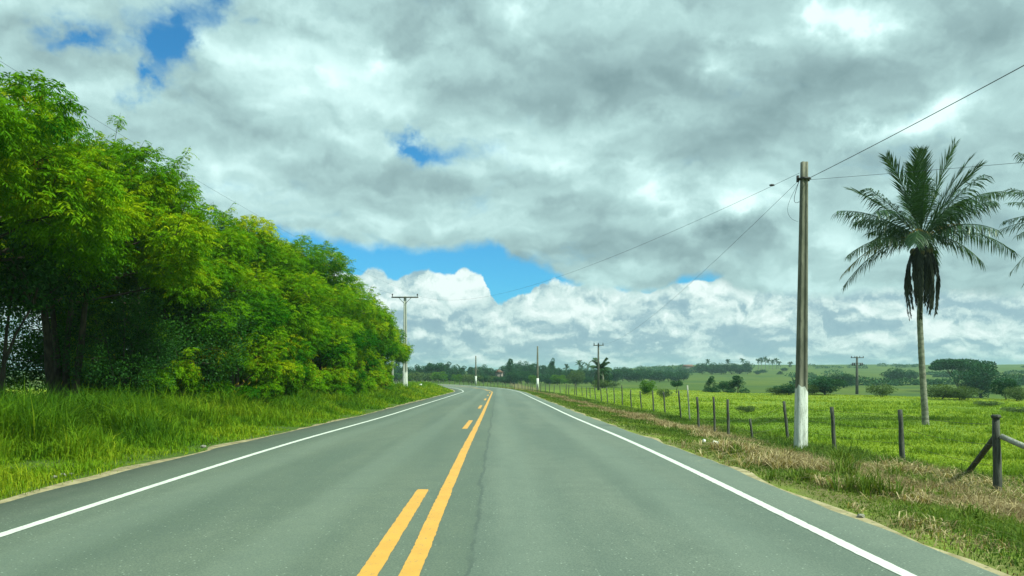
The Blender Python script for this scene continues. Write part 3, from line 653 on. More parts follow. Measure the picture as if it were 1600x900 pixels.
    # brown pods and a few pale blossoms in bunches
    m = 700; ci = rng.integers(0, nclump, m//14); P = np.vstack([cen[q]+rng.normal(0, 0.22, (14, 3))+np.array([0, 0, 0.1]) for q in ci]); D = nrm(rng.normal(0, .35, (len(P), 3))-np.array([0, 0, 1.0]))
    V, Q, t_ = leaves(P, D, rng.uniform(0.12, 0.2, len(P)), np.full(len(P), 0.022), rng.random(len(P)))
    Vs.append(V); Qs.append(Q+off); Ts.append(1.25+0.3*t_)
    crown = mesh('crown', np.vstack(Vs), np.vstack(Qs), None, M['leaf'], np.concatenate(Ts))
    rng = keep_rng
    return trunk, crown
def leafy(H, rx, ry, seed, n, ls, mat, nclump=26, low=0.0, flat=1.0, stems=2, trunk_r=0.10, shape='round', dens=1.0):
    """(trunk mesh, crown mesh): broadleaf bush or tree from leaf-sized faces in clumps"""
    global rng
    keep_rng = rng; rng = np.random.default_rng(seed)
    tb = MB(); tops = []
    for i in range(stems):
        a = rng.uniform(0, 6.28); top = (math.cos(a)*rx*0.3, math.sin(a)*ry*0.3, H*(0.45+0.3*rng.random()))
        p = branch_path((math.cos(a)*trunk_r*.6, math.sin(a)*trunk_r*.6, -0.25), top, 0.0, 6); tb.tube(p, np.linspace(trunk_r, trunk_r*0.3, 6), 6, jit=0.08); tops.append(p)
    SP = np.vstack(tops); Vs, Qs, Ts = [], [], []; off = 0
    for i in range(nclump):
        d = rand_dir(1)[0]; rr = rng.uniform(0.45, 1.0); zc = H*(1+low)/2; hz = H*(1-low)/2
        r = rng.uniform(0.22, 0.42)*min(rx, ry, H*0.8)
        if shape == 'cone':
            zz_ = rng.uniform(0, 1)**1.3; f = (1-zz_)*0.95+0.08; a = rng.uniform(0, 6.28); c = np.array([math.cos(a)*rx*f*rr, math.sin(a)*ry*f*rr, H*(low+(0.95-low)*zz_)])
        elif shape == 'umbrella':
            c = np.array([d[0]*rx*rr, d[1]*ry*rr, H*(0.80+0.14*rng.random())-0.12*H*rr*rr])
        else:
            c = np.array([d[0]*rx*rr*0.85, d[1]*ry*rr*0.85, zc+d[2]*max(0.05, hz-r*0.7)*rr*flat])
        j = np.argmin(np.linalg.norm(SP-c, axis=1)); tb.tube(branch_path(SP[j], c, 0.05, 4), np.linspace(trunk_r*0.3, trunk_r*0.1, 4), 4, cap=False)
        m = int(n/nclump*dens); dd_ = rand_dir(m); q = rng.uniform(0.3, 1.0, m)**0.45
        P = c+dd_*np.array([1.1, 1.1, 0.8 if shape != 'umbrella' else 0.35])*r*q[:, None]
        P[:, 2] = np.maximum(P[:, 2], 0.02)
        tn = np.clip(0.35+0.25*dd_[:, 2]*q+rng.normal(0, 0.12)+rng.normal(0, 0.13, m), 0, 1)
        V, Q, t_ = leaves(P, nrm(dd_+rng.normal(0, 0.6, (m, 3))), rng.uniform(0.6, 1.3, m)*ls, rng.uniform(0.35, 0.7, m)*ls, tn)
        Vs.append(V); Qs.append(Q+off); Ts.append(t_); off += len(V)
    trunk = mesh('trunk', np.vstack(tb.V), np.vstack(tb.Q), np.vstack(tb.T), M['bark'], smooth=True)
    crown = mesh('crown', np.vstack(Vs), np.vstack(Qs), None, mat, np.concatenate(Ts))
    rng = keep_rng
    return trunk, crown
def plant(name, parts, loc, label, cat, group=None, rz=0.0, sc=1.0, scz=None):
    e = empty(name, loc, rz); e.scale = (sc, sc, scz or sc); put(e, label, cat, group)
    for nm, me in zip(('trunk', 'crown'), parts): link(nm, me, e)
    return e

# roadside feathery trees on the left
FT = [feather_tree(8.6, 3.9, 101, 17000, 4, 0.34, 62), feather_tree(8.8, 3.8, 202, 17000, 3, 0.22, 66), feather_tree(9.0, 3.9, 303, 17000, 4, 0.10, 70)]
G_ = 'feathery leaved trees in the row along the left verge'
row = [  # y, x, variant, turn, scale, label
    (9.5, -12.9, 1, 0.4, 1.05, 'feathery tree nearest the camera, its boughs entering at the far left edge'),
    (15.5, -12.6, 0, 2.1, 1.09, 'tall feathery tree at the left edge with dark bare stems and sky beneath its crown'),
    (21.0, -12.2, 0, 4.0, 0.98, 'feathery tree with open shaded underside, right of the leftmost dark stems'),
    (26.5, -12.0, 1, 5.3, 0.92, 'feathery tree draped over the dark vine thicket in the left row'),
    (33.0, -11.9, 2, 1.0, 0.99, 'yellowish green feathery tree behind the vine thicket, foliage reaching the grass'),
    (39.5, -12.0, 2, 3.0, 1.03, 'feathery tree in the middle of the row with foliage down to the grass'),
    (46.5, -12.2, 2, 2.2, 1.12, 'high topped feathery tree whose sprays stand against the blue gap in the clouds'),
    (54.0, -12.2, 1, 0.3, 1.06, 'feathery tree third from the far end of the left row'),
    (61.0, -12.0, 1, 4.4, 0.93, 'feathery tree next to last in the left row with slender stems showing'),
    (69.0, -11.6, 0, 1.6, 0.84, 'open crowned tree ending the left row, its leaves brushing the concrete pole'),
]
SP_ = [feather_tree(3.4, 1.9, 404, 4600, 5, 0.0, 26), feather_tree(2.8, 1.6, 505, 3600, 4, 0.0, 20)]
for i_, (x_, y_, v_, sc_, lab_) in enumerate([(-9.9, 29.5, 0, 1.05, 'young feathery shrub at the right foot of the vine thicket'), (-10.0, 34.0, 1, 1.1, 'low feathery shrub under the yellowish green tree'),
        (-9.9, 38.5, 0, 1.15, 'broad feathery shrub at the foot of the middle of the left row'), (-9.8, 43.5, 0, 1.0, 'feathery shrub under the high topped tree'),
        (-9.8, 48.5, 1, 1.25, 'feathery shrub between the high topped tree and the next one'), (-9.9, 54.0, 0, 1.0, 'feathery shrub where the left row thins'), (-10.2, 60.0, 1, 1.0, 'farthest feathery shrub in front of the slender stems'),
        (-11.3, 23.0, 0, 0.95, 'feathery shrub left of the foot of the vine thicket'),
        (-9.8, 26.5, 1, 1.0, 'feathery shrub brushing the front of the hanging vines')]):
    plant('feathery_shrub', SP_[v_], (x_, y_, gz(x_, y_)), lab_, 'shrub', 'young feathery shrubs along the left verge', i_*1.9, sc_)
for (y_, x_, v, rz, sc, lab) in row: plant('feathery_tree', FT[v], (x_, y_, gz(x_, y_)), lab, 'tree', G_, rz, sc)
# vine thicket and understorey bushes
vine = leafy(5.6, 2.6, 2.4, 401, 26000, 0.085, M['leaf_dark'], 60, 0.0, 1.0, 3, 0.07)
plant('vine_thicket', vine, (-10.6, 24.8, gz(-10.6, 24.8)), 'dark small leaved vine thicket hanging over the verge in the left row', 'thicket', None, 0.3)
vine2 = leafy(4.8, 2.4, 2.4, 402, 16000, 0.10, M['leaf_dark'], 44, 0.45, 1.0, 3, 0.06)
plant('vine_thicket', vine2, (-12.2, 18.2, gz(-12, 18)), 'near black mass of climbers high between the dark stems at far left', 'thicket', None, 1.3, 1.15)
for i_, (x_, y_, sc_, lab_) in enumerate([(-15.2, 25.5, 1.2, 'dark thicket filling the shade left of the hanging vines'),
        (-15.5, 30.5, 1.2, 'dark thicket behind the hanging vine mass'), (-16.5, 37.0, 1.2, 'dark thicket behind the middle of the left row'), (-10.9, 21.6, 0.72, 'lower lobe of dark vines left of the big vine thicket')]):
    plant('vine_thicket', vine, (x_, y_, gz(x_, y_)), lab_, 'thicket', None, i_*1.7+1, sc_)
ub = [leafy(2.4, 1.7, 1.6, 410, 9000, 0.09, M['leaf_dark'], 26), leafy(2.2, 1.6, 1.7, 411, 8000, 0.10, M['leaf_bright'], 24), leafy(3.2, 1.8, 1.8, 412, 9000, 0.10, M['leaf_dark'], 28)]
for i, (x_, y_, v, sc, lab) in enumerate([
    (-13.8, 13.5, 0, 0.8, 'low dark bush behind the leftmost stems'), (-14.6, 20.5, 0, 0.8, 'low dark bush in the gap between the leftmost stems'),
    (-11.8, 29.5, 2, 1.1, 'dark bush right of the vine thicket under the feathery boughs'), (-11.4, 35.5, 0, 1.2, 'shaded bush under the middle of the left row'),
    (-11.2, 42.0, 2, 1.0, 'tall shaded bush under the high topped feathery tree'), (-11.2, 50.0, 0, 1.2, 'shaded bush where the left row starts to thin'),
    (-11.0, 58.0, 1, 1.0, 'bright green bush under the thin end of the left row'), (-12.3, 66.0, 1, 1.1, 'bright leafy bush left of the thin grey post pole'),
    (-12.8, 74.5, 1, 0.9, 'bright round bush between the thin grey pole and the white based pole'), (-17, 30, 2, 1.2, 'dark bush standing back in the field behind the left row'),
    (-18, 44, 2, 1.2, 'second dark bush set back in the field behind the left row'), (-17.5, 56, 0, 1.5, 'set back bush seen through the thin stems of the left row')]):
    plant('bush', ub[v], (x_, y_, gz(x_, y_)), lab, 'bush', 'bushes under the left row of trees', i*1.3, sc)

# ------------------------------------------------------------------ coconut palms
def palm_frond(P0, P2, lift, n=46, ll=0.62, wd=0.035, hang=0.6, spread=1.0, tint=0.4, mat='palm_leaf', parent=None, label=None, ctrl=None, tw=0.75):
    P0 = np.array(P0, float); P2 = np.array(P2, float); L = np.linalg.norm(P2-P0)
    P1 = (P0+P2)/2+np.array([0, 0, lift*L]) if ctrl is None else np.array(ctrl, float)
    t = np.linspace(0, 1, 14)[:, None]; mid = (1-t)**2*P0+2*t*(1-t)*P1+t*t*P2
    mb = MB(); mb.tube(mid, np.linspace(0.030, 0.006, 14), 4, cap=False)
    tt = np.linspace(0.16, 0.99, n)[:, None]
    pos = (1-tt)**2*P0+2*tt*(1-tt)*P1+tt*tt*P2; tan = nrm(2*(1-tt)*(P1-P0)+2*tt*(P2-P1))
    side = nrm(np.cross(tan, [0.02, 0.03, 1.0])); up = np.cross(side, tan)
    tv = [np.full(14*4, tint)]
    for sg in (-1, 1):
        h = hang*rng.uniform(0.6, 1.4, (n, 1))
        d0 = nrm(side*sg*spread+tan*tw+up*0.15+rng.normal(0, 0.09, (n, 3)))
        ln = ll*(0.35+0.75*np.sin(math.pi*np.clip(0.12+0.80*tt, 0, 1)))*rng.uniform(0.75, 1.15, (n, 1))
        d1 = nrm(d0+np.array([0, 0, -1.0])*h); d2 = nrm(d0+np.array([0, 0, -1.0])*h*2.4)
        a = pos; b = a+d1*ln*0.5; c = b+d2*ln*0.5
        wv = nrm(np.cross(d1, rng.normal(0, 0.3, (n, 3))+up))*wd/2
        V = np.stack([a-wv*0.5, a+wv*0.5, b+wv, b-wv, c], 1).reshape(-1, 3); i = np.arange(n)[:, None]*5
        mb.add(V, i+np.array([[0, 1, 2, 3]]), i+np.array([[3, 2, 4]]))
        tv.append(np.repeat(np.clip(tint+rng.normal(0, 0.13, n), 0, 1), 5))
    o = mb.build('frond', M[mat], parent, tint=np.concatenate(tv))
    if label: o['label'] = label
    return o
def palm_trunk(base, pts, r0, r1, parent, seg=0.09):
    """ringed trunk through px-free local points"""
    pts = np.array(pts, float); t = np.linspace(0, 1, 90); k_ = np.linspace(0, 1, len(pts))
    P = np.stack([np.interp(t, k_, pts[:, i]) for i in range(3)], 1)
    for _ in range(6): P[1:-1] = (P[:-2]+P[1:-1]*2+P[2:])/4
    r = np.interp(t, [0, 0.05, 0.12, 1], [r0*1.35, r0*1.1, r0, r1])*(1+0.03*np.cos(np.arange(90)*2.1))
    mb = MB(); mb.tube(P, r, 12, jit=0.03); return mb.build('trunk', M['palm_bark'], parent, smooth=True)
PD = 29.0; pxm = PD/FPX
pb = np.array([at(1447, PD), PD, 0]); pb[2] = gz(pb[0], pb[1])
def pl(px, py, dy=0.0): return np.array([at(px, PD)-pb[0], dy, zat(py, PD)-pb[2]])
palm = put(empty('coconut_palm', pb), 'tall coconut palm in the right pasture with drooping crown and dark skirt of dead fronds', 'palm tree')
top = pl(1440, 372)
palm_trunk(pb, [(0, 0, -0.3), pl(1445, 640), pl(1440, 560), pl(1437, 500), pl(1439, 430), top], 0.125, 0.085, palm)
fr = [  # tip px, py, depth, lift, hang, tint
    (1372, 252, -.6, .16, .25, .45), (1418, 246, -.7, .08, .15, .55), (1447, 234, .3, .06, .12, .55), (1470, 236, -.9, .08, .15, .5), 
    (1508, 252, -.3, .12, .25, .5), (1345, 298, -.4, .18, .45, .35), (1358, 280, 1.6, .15, .4, .3), (1312, 328, .2, .22, .55, .35), (1335, 345, -1.6, .24, .6, .25),
    (1530, 305, 1.2, .20, .5, .3), (1558, 302, -.3, .22, .6, .4), (1510, 330, -1.7, .24, .6, .25), (1595, 396, .2, .30, .65, .3), (1500, 405, 1.9, .30, .7, .3),
    (1508, 418, -1.1, .32, .7, .45), (1314, 403, -.5, .30, .6, .65), (1325, 446, .4, .36, .6, .3), (1375, 330, 2.2, .2, .5, .2), (1395, 300, -2.2, .2, .5, .3), (1470, 300, -2.6, .22, .5, .35), (1465, 285, 2.4, .2, .4, .3),
    (1380, 395, -2.2, .35, .7, .3), (1490, 380, -2.6, .33, .7, .25), (1420, 360, 3.0, .3, .7, .25), (1505, 350, 2.6, .25, .6, .3), (1395, 275, -1.4, .12, .25, .4), (1492, 275, -1.5, .12, .3, .4)]
for (a, b, dy, li, hg, tn) in fr:
    palm_frond(top+np.array([0, 0, rng.uniform(-.25, .1)]), pl(a, b, dy), li+rng.uniform(-.03, .05), 60, 0.80 if b > 290 else .72, 0.038, hg+.1 if b > 290 else .07, 1.0 if b > 290 else 0.75, tn, 'palm_leaf', palm, tw=.75 if b > 290 else 1.35)
palm_frond(top, pl(1412, 366, -.8), .36, 30, .5, .04, .9, 1, .7, 'palm_old', palm, 'short yellow brown frond bent over the front of the crown')
palm_frond(top, pl(1484, 356, -.7), .30, 30, .5, .04, .8, 1, .6, 'palm_old', palm, 'fading brown frond on the front of the crown')
palm_frond(top, pl(1335, 425, 1.1), .34, 44, .6, .04, .6, 1, .45, 'palm_old', palm, 'yellowing frond low on the left of the crown')
for i in range(22):
    a = i*2*math.pi/22+rng.uniform(-.25, .25); r = rng.uniform(.15, .62); L = rng.uniform(2.3, 3.25)
    tip = top+np.array([math.cos(a)*r, math.sin(a)*r, -L])
    palm_frond(top+np.array([0, 0, -.3]), tip, 0.0, 46, .30, .05, 1.1, .6, .4, 'palm_dead', palm, 'dead dark frond hanging against the trunk', ctrl=top+np.array([math.cos(a)*.78, math.sin(a)*.78, -.5]))
for i in range(2):
    a = i*2.4+rng.uniform(-.3, .3); e = rng.uniform(.0, .9); Lr = rng.uniform(2.3, 2.9)
    palm_frond(top, top+np.array([math.cos(a)*math.cos(e)*Lr, math.sin(a)*math.cos(e)*Lr, math.sin(e)*Lr*.85-.3]), rng.uniform(.15, .3), 46, .70, .042, .55, 1, rng.uniform(.2, .5), 'palm_leaf', palm)
def nut(r, loc, parent):
    mb = MB(); t = np.linspace(0.02, math.pi-0.02, 9); mb.tube(np.stack([0*t, 0*t, -np.cos(t)*r*1.2], 1), np.sin(t)*r, 8)
    return mb.build('coconut', M['coconut'], parent, True, loc)
for i in range(9):
    a = i*0.7+rng.uniform(-.2, .2); nut(.115, tuple(top+np.array([math.cos(a)*.30, math.sin(a)*.30, -.45-rng.uniform(0, .35)])), palm)
# second palm, mostly beyond the right edge of the picture
p2 = empty('coconut_palm', (at(1703, 29), 29, gz(at(1703, 29), 29))); put(p2, 'coconut palm mostly beyond the right edge, only its left frond tips in view', 'palm tree')
t2 = np.array([0, 0, 7.9-.0]); palm_trunk(None, [(0.1, 0, -.3), (0.05, 0, 2), (0, 0, 5), t2], .14, .10, p2)
for i in range(22):
    a = i*2*math.pi/22*1.0+.1; u = (i % 3)
    Lr = [3.1, 2.9, 2.6][u]; dz = [-0.1, 1.4, -1.7][u]
    palm_frond(t2, t2+np.array([math.cos(a)*Lr, math.sin(a)*Lr, dz+rng.uniform(-.2, .2)]), [.22, .16, .34][u], 42, .62, .04, [.6, .3, .7][u], 1, .35, 'palm_leaf', p2)
for (px_, py_, dy_) in [(1568, 300, 0), (1578, 343, .4), (1592, 446, -.3), (1596, 235, .2)]:
    q = np.array([at(px_, 29)-p2.location[0], dy_, zat(py_, 29)-p2.location[2]]); palm_frond(t2, q, .2, 46, .6, .04, .6, 1, .4, 'palm_leaf', p2)
def far_palm(H, seed, cr=2.6, nfr=15):
    global rng
    kr = rng; rng = np.random.default_rng(seed)
    tb = MB(); b = rng.normal(0, .25, 2); p = branch_path((0, 0, -.3), (b[0], b[1], H), 0, 7); tb.tube(p, np.linspace(.22, .15, 7), 6)
    V, Q, T = [], [], []; mb = MB(); top = p[-1]
    for i in range(nfr):
        a = i*2.4; e = rng.uniform(-1.2, 1.35); tip = top+np.array([math.cos(a)*cr*math.cos(e*.8), math.sin(a)*cr*math.cos(e*.8), math.sin(e)*cr*1.1])
        mid = (top+tip)/2+np.array([0, 0, .28*cr]); n = 12; t = np.linspace(.1, 1, n)[:, None]
        pos = (1-t)**2*top+2*t*(1-t)*mid+t*t*tip; tan = nrm(2*(1-t)*(mid-top)+2*t*(tip-mid)); sd_ = nrm(np.cross(tan, [0, .01, 1]))
        for sg in (-1, 1):
            d = nrm(sd_*sg+tan*.6+np.array([0, 0, -.8])); ln = .8*(cr/2.6); w_ = tan*.16*(cr/2.6)
            mb.add(np.stack([pos-w_, pos+w_, pos+d*ln+w_*.3, pos+d*ln-w_*.3], 1).reshape(-1, 3), np.arange(4*n).reshape(-1, 4))
    rng = kr
    return (mesh('trunk', np.vstack(tb.V), np.vstack(tb.Q), np.vstack(tb.T), M['palm_bark'], smooth=True), mesh('crown', np.vstack(mb.V), np.vstack(mb.Q), None, M['palm_leaf'], np.full(mb.n, .3)))

# ------------------------------------------------------------------ utility poles
def double_t_pole(H, wb, wt, mat, parent, loc=(0, 0, 0), rz=0.0, groove=0.25):
    """tapered concrete pole with a channel down its wide faces"""
    n = 14; V = []
    zs = np.linspace(-0.4, H, n)
    for z in zs:
        f = z/H if z > 0 else 0; a = (wb+(wt-wb)*f)/2; b = a*0.78; g = b*groove; c = a*0.42
        V += [(-a, -b, z), (-c, -b, z), (-c*.8, -b+g, z), (c*.8, -b+g, z), (c, -b, z), (a, -b, z), (a, b, z), (c, b, z), (c*.8, b-g, z), (-c*.8, b-g, z), (-c, b, z), (-a, b, z)]
    m_ = 12; Q = [(i*m_+j, i*m_+(j+1) % m_, (i+1)*m_+(j+1) % m_, (i+1)*m_+j) for i in range(n-1) for j in range(m_)]
    b0 = (n-1)*m_
    Q += [(b0+0, b0+1, b0+10, b0+11), (b0+1, b0+2, b0+9, b0+10), (b0+2, b0+3, b0+8, b0+9), (b0+3, b0+4, b0+7, b0+8), (b0+4, b0+5, b0+6, b0+7)]
    return link('shaft', mesh('shaft', V, Q, None, mat), parent, loc, rz)
def sleeve(h, wb, wt, H, parent, name='painted_base'):
    """the whitewashed foot, its paint edge ragged"""
    n = 9; a0 = wb/2+.004; V = []; fz = lambda z: (wb+(wt-wb)*z/H)/2+.004
    pr = [(-1, -.78), (-.33, -.78), (.33, -.78), (1, -.78), (1, -.2), (1, .3), (1, .78), (.33, .78), (-.33, .78), (-1, .78), (-1, .3), (-1, -.2)]
    tops = h+rng.uniform(-.12, .10, 12)
    for i in range(n):
        for j, (u, v) in enumerate(pr):
            z = -.1+(tops[j]+.1)*i/(n-1); a = fz(max(z, 0)); V.append((u*a, v*a, z))
    Q = [(i*12+j, i*12+(j+1) % 12, (i+1)*12+(j+1) % 12, (i+1)*12+j) for i in range(n-1) for j in range(12)]
    return link(name, mesh(name, V, Q, None, M['whitewash']), parent)
# the big pole on the right
mp = on_ground(1251, 707, 5); MPX, MPY, MPZ = mp
MH = zat(253, MPY)-MPZ
main = put(empty('utility_pole', mp, 0.10), 'tall square concrete utility pole with whitewashed foot in front of the right fence', 'utility pole')
main.rotation_euler = (0, R(0.75), 0.08)
double_t_pole(MH, 0.262, 0.145, M['concrete'], main)
sleeve(1.62, 0.262, 0.145, MH, main)
cb_ = MB(); cb_.box((0, 0, MH-.42), (.215, .19, .05)); cb_.tube([(-.19, -.02, MH-.42), (.17, -.02, MH-.42)], .018, 6); cb_.tube([(-.15, .03, MH-.50), (-.15, .03, MH-.34)], .035, 8); cb_.tube([(.13, .03, MH-.47), (.13, .03, MH-.37)], .03, 8)
cb_.build('wire_clamp', M['dark_metal'], main)
tl = MB(); a = np.linspace(0, 1, 16)
tl.tube(np.stack([-.12-.13*np.sin(a*math.pi), 0*a, MH-.45-.85*np.sin(a*math.pi*.5)*(1-a*.35)], 1), .007, 4)
tl.tube(np.stack([-.14-.28*np.sin(a*math.pi)**1.2, 0*a, MH-.5-1.0*np.sin(a*math.pi*.5)], 1), .004, 4)
tl.build('loose_wire', M['cable'], main)
# left pole with crossarm
LX, LY = at(633, 76.0), 76.0; LZ = gz(LX, LY); LH = zat(463, LY)-LZ
lp = put(empty('utility_pole', (LX, LY, LZ)), 'pale concrete utility pole with wooden crossarm at the end of the left tree row', 'utility pole')
double_t_pole(LH, 0.52, 0.26, M['concrete_pale'], lp); sleeve(2.2, .52, .26, LH, lp)
ca = MB(); ca.box((0, -.2, LH-.12), (2.75, .11, .13)); ca.build('crossarm', M['old_wood'], lp)
for u in (-1.28, 1.28):
    b_ = MB(); b_.tube([(u, -.2, LH-.06), (u, -.2, LH+.06), (u, -.2, LH+.12), (u, -.2, LH+.24)], [.03, .03, .075, .05], 8); b_.build('insulator', M['dark_metal'], lp)
br = MB(); br.tube([(-.62, -.2, LH-.18), (-.06, -.18, LH-.75)], .03, 4); br.tube([(.62, -.2, LH-.18), (.06, -.18, LH-.75)], .03, 4); br.build('brace', M['metal'], lp)
# thin pole left of it
tx, ty = at(613, 80.0), 80.0; tp = put(empty('utility_pole', (tx, ty, gz(tx, ty))), 'thin grey pole without crossarm, left of the pale crossarm pole', 'utility pole')
b_ = MB(); b_.tube([(0, 0, -.3), (0, 0, 3.5), (.03, 0, 7.2)], [.17, .14, .10], 10); b_.build('shaft', M['concrete_pale'], tp)
# distant poles on the right
def simple_pole(px, top_py, D, label, kind='plain', wb=.26, white=1.5, mat='concrete'):
    x = at(px, D); z = gz(x, D); H = zat(top_py, D)-z
    e = put(empty('utility_pole', (x, D, z)), label, 'utility pole'); b = MB(); b.tube([(0, 0, -.3), (0, 0, H*.5), (0, 0, H)], [wb*.62, wb*.52, wb*.36], 8); b.build('shaft', M[mat], e)
    if white:
        b = MB(); b.tube([(0, 0, -.1), (0, 0, white)], [wb*.64+.01, wb*.60+.01], 8); b.build('painted_base', M['whitewash'], e)
    if kind == 'arm':
        b = MB(); b.box((0, -.15, H-.25), (1.5, .1, .12)); b.build('crossarm', M['old_wood'], e)
        for u in (-.65, 0, .65):
            b = MB(); b.tube([(u, -.15, H-.2), (u, -.15, H+.12)], [.07, .05], 6); b.build('insulator', M['dark_metal'], e)
        b = MB(); b.box((-.35, -.15, H-2.4), (.5, .12, .12)); b.build('bracket', M['dark_metal'], e)
    if kind == 'double':
        b = MB(); b.box((0, -.15, H-.25), (2.6, .12, .14)); b.build('crossarm', M['old_wood'], e)
        b = MB(); b.box((0, -.15, H-1.35), (2.2, .12, .14)); b.build('crossarm', M['old_wood'], e)
        for u in (-1.2, -.5, .5, 1.2):
            b = MB(); b.tube([(u, -.15, H-.2), (u, -.15, H+.1)], [.08, .05], 6); b.build('insulator', M['dark_metal'], e)
        for u in (-1.0, -.6, .6, 1.0):
            b = MB(); b.tube([(u, -.15, H-1.4), (u, -.15, H-1.85)], [.12, .16], 8); b.build('insulator', M['dark_metal'], e)
    return e, np.array([x, D, z+H])
e935, T935 = simple_pole(935, 537, 108, 'dark utility pole with short crossarm rising before the rounded palm at mid distance', 'arm', .30, 0, 'old_wood')
e840, T840 = simple_pole(840, 541, 126, 'plain utility pole with white foot beside the fence where the road bends', 'plain', .34, 1.9)
e743, T743 = simple_pole(743.5, 556, 190, 'farthest plain pole with white foot behind the road bend', 'plain', .38, 2.2)
e1339, T1339 = simple_pole(1339, 557, 150, 'dark pole with two crossarms standing in the dip beyond the pasture', 'double', .5, 0, 'old_wood')
# wires
def wire(a, b, sag, r, name, label, mat='cable', n=40):
    t = np.linspace(0, 1, n)[:, None]; a = np.array(a); b = np.array(b); p = a*(1-t)+b*t; p[:, 2] -= (4*sag*t*(1-t))[:, 0]
    m_ = MB(); m_.tube(p, r, 4, cap=False); o = m_.build(name, M[mat]); put(o, label, 'wire'); return o
MT = np.array([MPX, MPY, MPZ+MH])
mo = 0.09
wire(MT+[.10+mo, 0, -.42], (at(1600, 10.3)+.15, -30, zat(97, 10.3)+1.35), .9, .008, 'power_wire', 'thick wire rising from the right pole to the upper right corner')
wire(MT+[.10+mo, 0, -.45], MT+np.array([9.5-7.3, 13.4-17.6, zat(234, 13.4)-(MPZ+MH-.45)])*4.2, 0.10, .004, 'power_wire', 'thin wire from the right pole passing behind the palm to the right edge')
wire(MT+[-.15+mo, 0, -.48], T935+[0, 0, -.1], 1.15, .0055, 'power_wire', 'wire sloping from the right pole down to the pole by the rounded palm')
wire(MT+[-.12+mo, 0, -.28], (LX+1.2, LY, LZ+LH+.1), 1.55, .0045, 'power_wire', 'faint wire from the right pole crossing over the road to the left crossarm pole')
spl = put(link('wire_splice', mesh('wire_splice', *[v for v in (lambda m_: (m_.tube([(-.07, 0, 0), (-.03, 0, 0), (.03, 0, 0), (.07, 0, 0)], [.012, .03, .03, .012], 6), (np.vstack(m_.V), np.vstack(m_.Q), np.vstack(m_.T)))[1])(MB())], M['dark_metal']), None, tuple(MT+[-.12+mo-.32, 1.0, -.33])), 'small dark connector on the faint wire just left of the right pole', 'connector')
for u, s_, lab in ((-1.28, .9, 'wire above the left tree tops running to the left crossarm pole'), (1.28, .9, 'second wire over the left tree row on the road side')):
    wire((LX+u, LY-.2, LZ+LH+.22), (-12.6+u*.35, 4.0, 9.0), s_, .007 if u < 0 else .004, 'power_wire', lab)

# ------------------------------------------------------------------ fences
def post(parent, x, y, h, r, lx=0, ly=0, mat='old_wood', name='fence_post', label=None, loc0=(0, 0, 0)):
    z = gz(x, y); b = MB(); n = 6; t = np.linspace(0, 1, n)[:, None]
    p = np.array([[0, 0, -.3]])*(1-t)+np.array([[lx, ly, h]])*t+np.hstack([rng.normal(0, r*.08, (n, 2)), np.zeros((n, 1))])
    b.tube(p, np.linspace(r*.92, r*.78, n)*(1+rng.normal(0, .04, n)), 8, jit=.07)
    o = b.build(name, M[mat], parent, True, (x, y, z))
    if label: o['label'] = label
    return np.array([x, y, z]), np.array([lx, ly, h])
fence = put(empty('wire_fence'), 'barbed wire fence of weathered posts between the right verge and the pasture', 'fence')
# (top px, top py, base px, base py, radius, material)
FP = [(1406, 640, 1413, 728, .060), (1300, 636, 1306, 712, .055), (1225, 627, 1233, 690, .055), (1172, 655, 1178, 692, .040), (1137.5, 624, 1139, 688, .050), (1115, 620, 1118, 684, .045), (1089, 620, 1094, 676, .052), (1074, 602, 1079, 660, .040),
      (1060, 610, 1065, 655, .050), (1037, 612, 1040, 646, .050), (1020, 610, 1022, 644, .055), (1000, 611, 1003, 640, .050), (985, 609, 987, 638, .050), (971.5, 602, 973, 634, .050), (959, 606, 960.5, 632, .045), (948, 605, 950, 630, .05), (938, 605, 941, 628, .05), (929, 604, 931, 624, .05), (921.5, 605, 922.5, 622, .05),
      (916, 604.5, 917, 621, .05), (909, 604, 910, 618.5, .05)]
line = []
corner = on_ground(1561, 780, 4)
cz_h = zat(653, corner[1])-corner[2]
post(fence, corner[0], corner[1], cz_h, .066, -.045, 0, label='thick round corner post with a capped top', name='corner_post')
b_ = MB(); b_.tube([(-.045, 0, cz_h), (-.045, 0, cz_h+.035), (-.045, 0, cz_h+.05)], [.066, .068, .05], 10); b_.build('post_cap', M['old_wood'], bpy.data.objects['corner_post'], True)
def strut(p_low, p_hi, r, mat, lab):
    b = MB(); a, c = np.array(p_low), np.array(p_hi); t = np.linspace(0, 1, 5)[:, None]; b.tube(a*(1-t)+c*t, np.linspace(r*1.05, r, 5), 8, jit=.05); o = b.build('brace', M[mat], fence, True); o['label'] = lab
hi = np.array([corner[0]-.04, corner[1], corner[2]+cz_h*.78])
s1 = on_ground(1503, 742, 4); strut((s1[0], s1[1], s1[2]-.1), hi, .045, 'old_wood', 'dark diagonal brace leaning left from the corner post')
sx, sy = corner[0]+1.45, corner[1]-1.7
strut((sx, sy, gz(sx, sy)-.05), hi+[0.03, -.05, 0], .042, 'pale_wood', 'pale round diagonal brace running down to the right')
line.append((corner[0], corner[1], corner[2], cz_h, -.045))
for i, (a, b, c_, d, r) in enumerate(FP):
    x_, y_, z_ = on_ground(c_, d, 6); h = zat(b, y_)-z_; lx = at(a, y_)-x_
    h = min(max(h, .7), 1.75); pale = (i == 7)
    post(fence, x_, y_, h, r, lx, rng.normal(0, .03), 'pale_wood' if pale else 'old_wood', label='pale crooked bleached post' if pale else None)
    line.append((x_, y_, z_, h, lx))
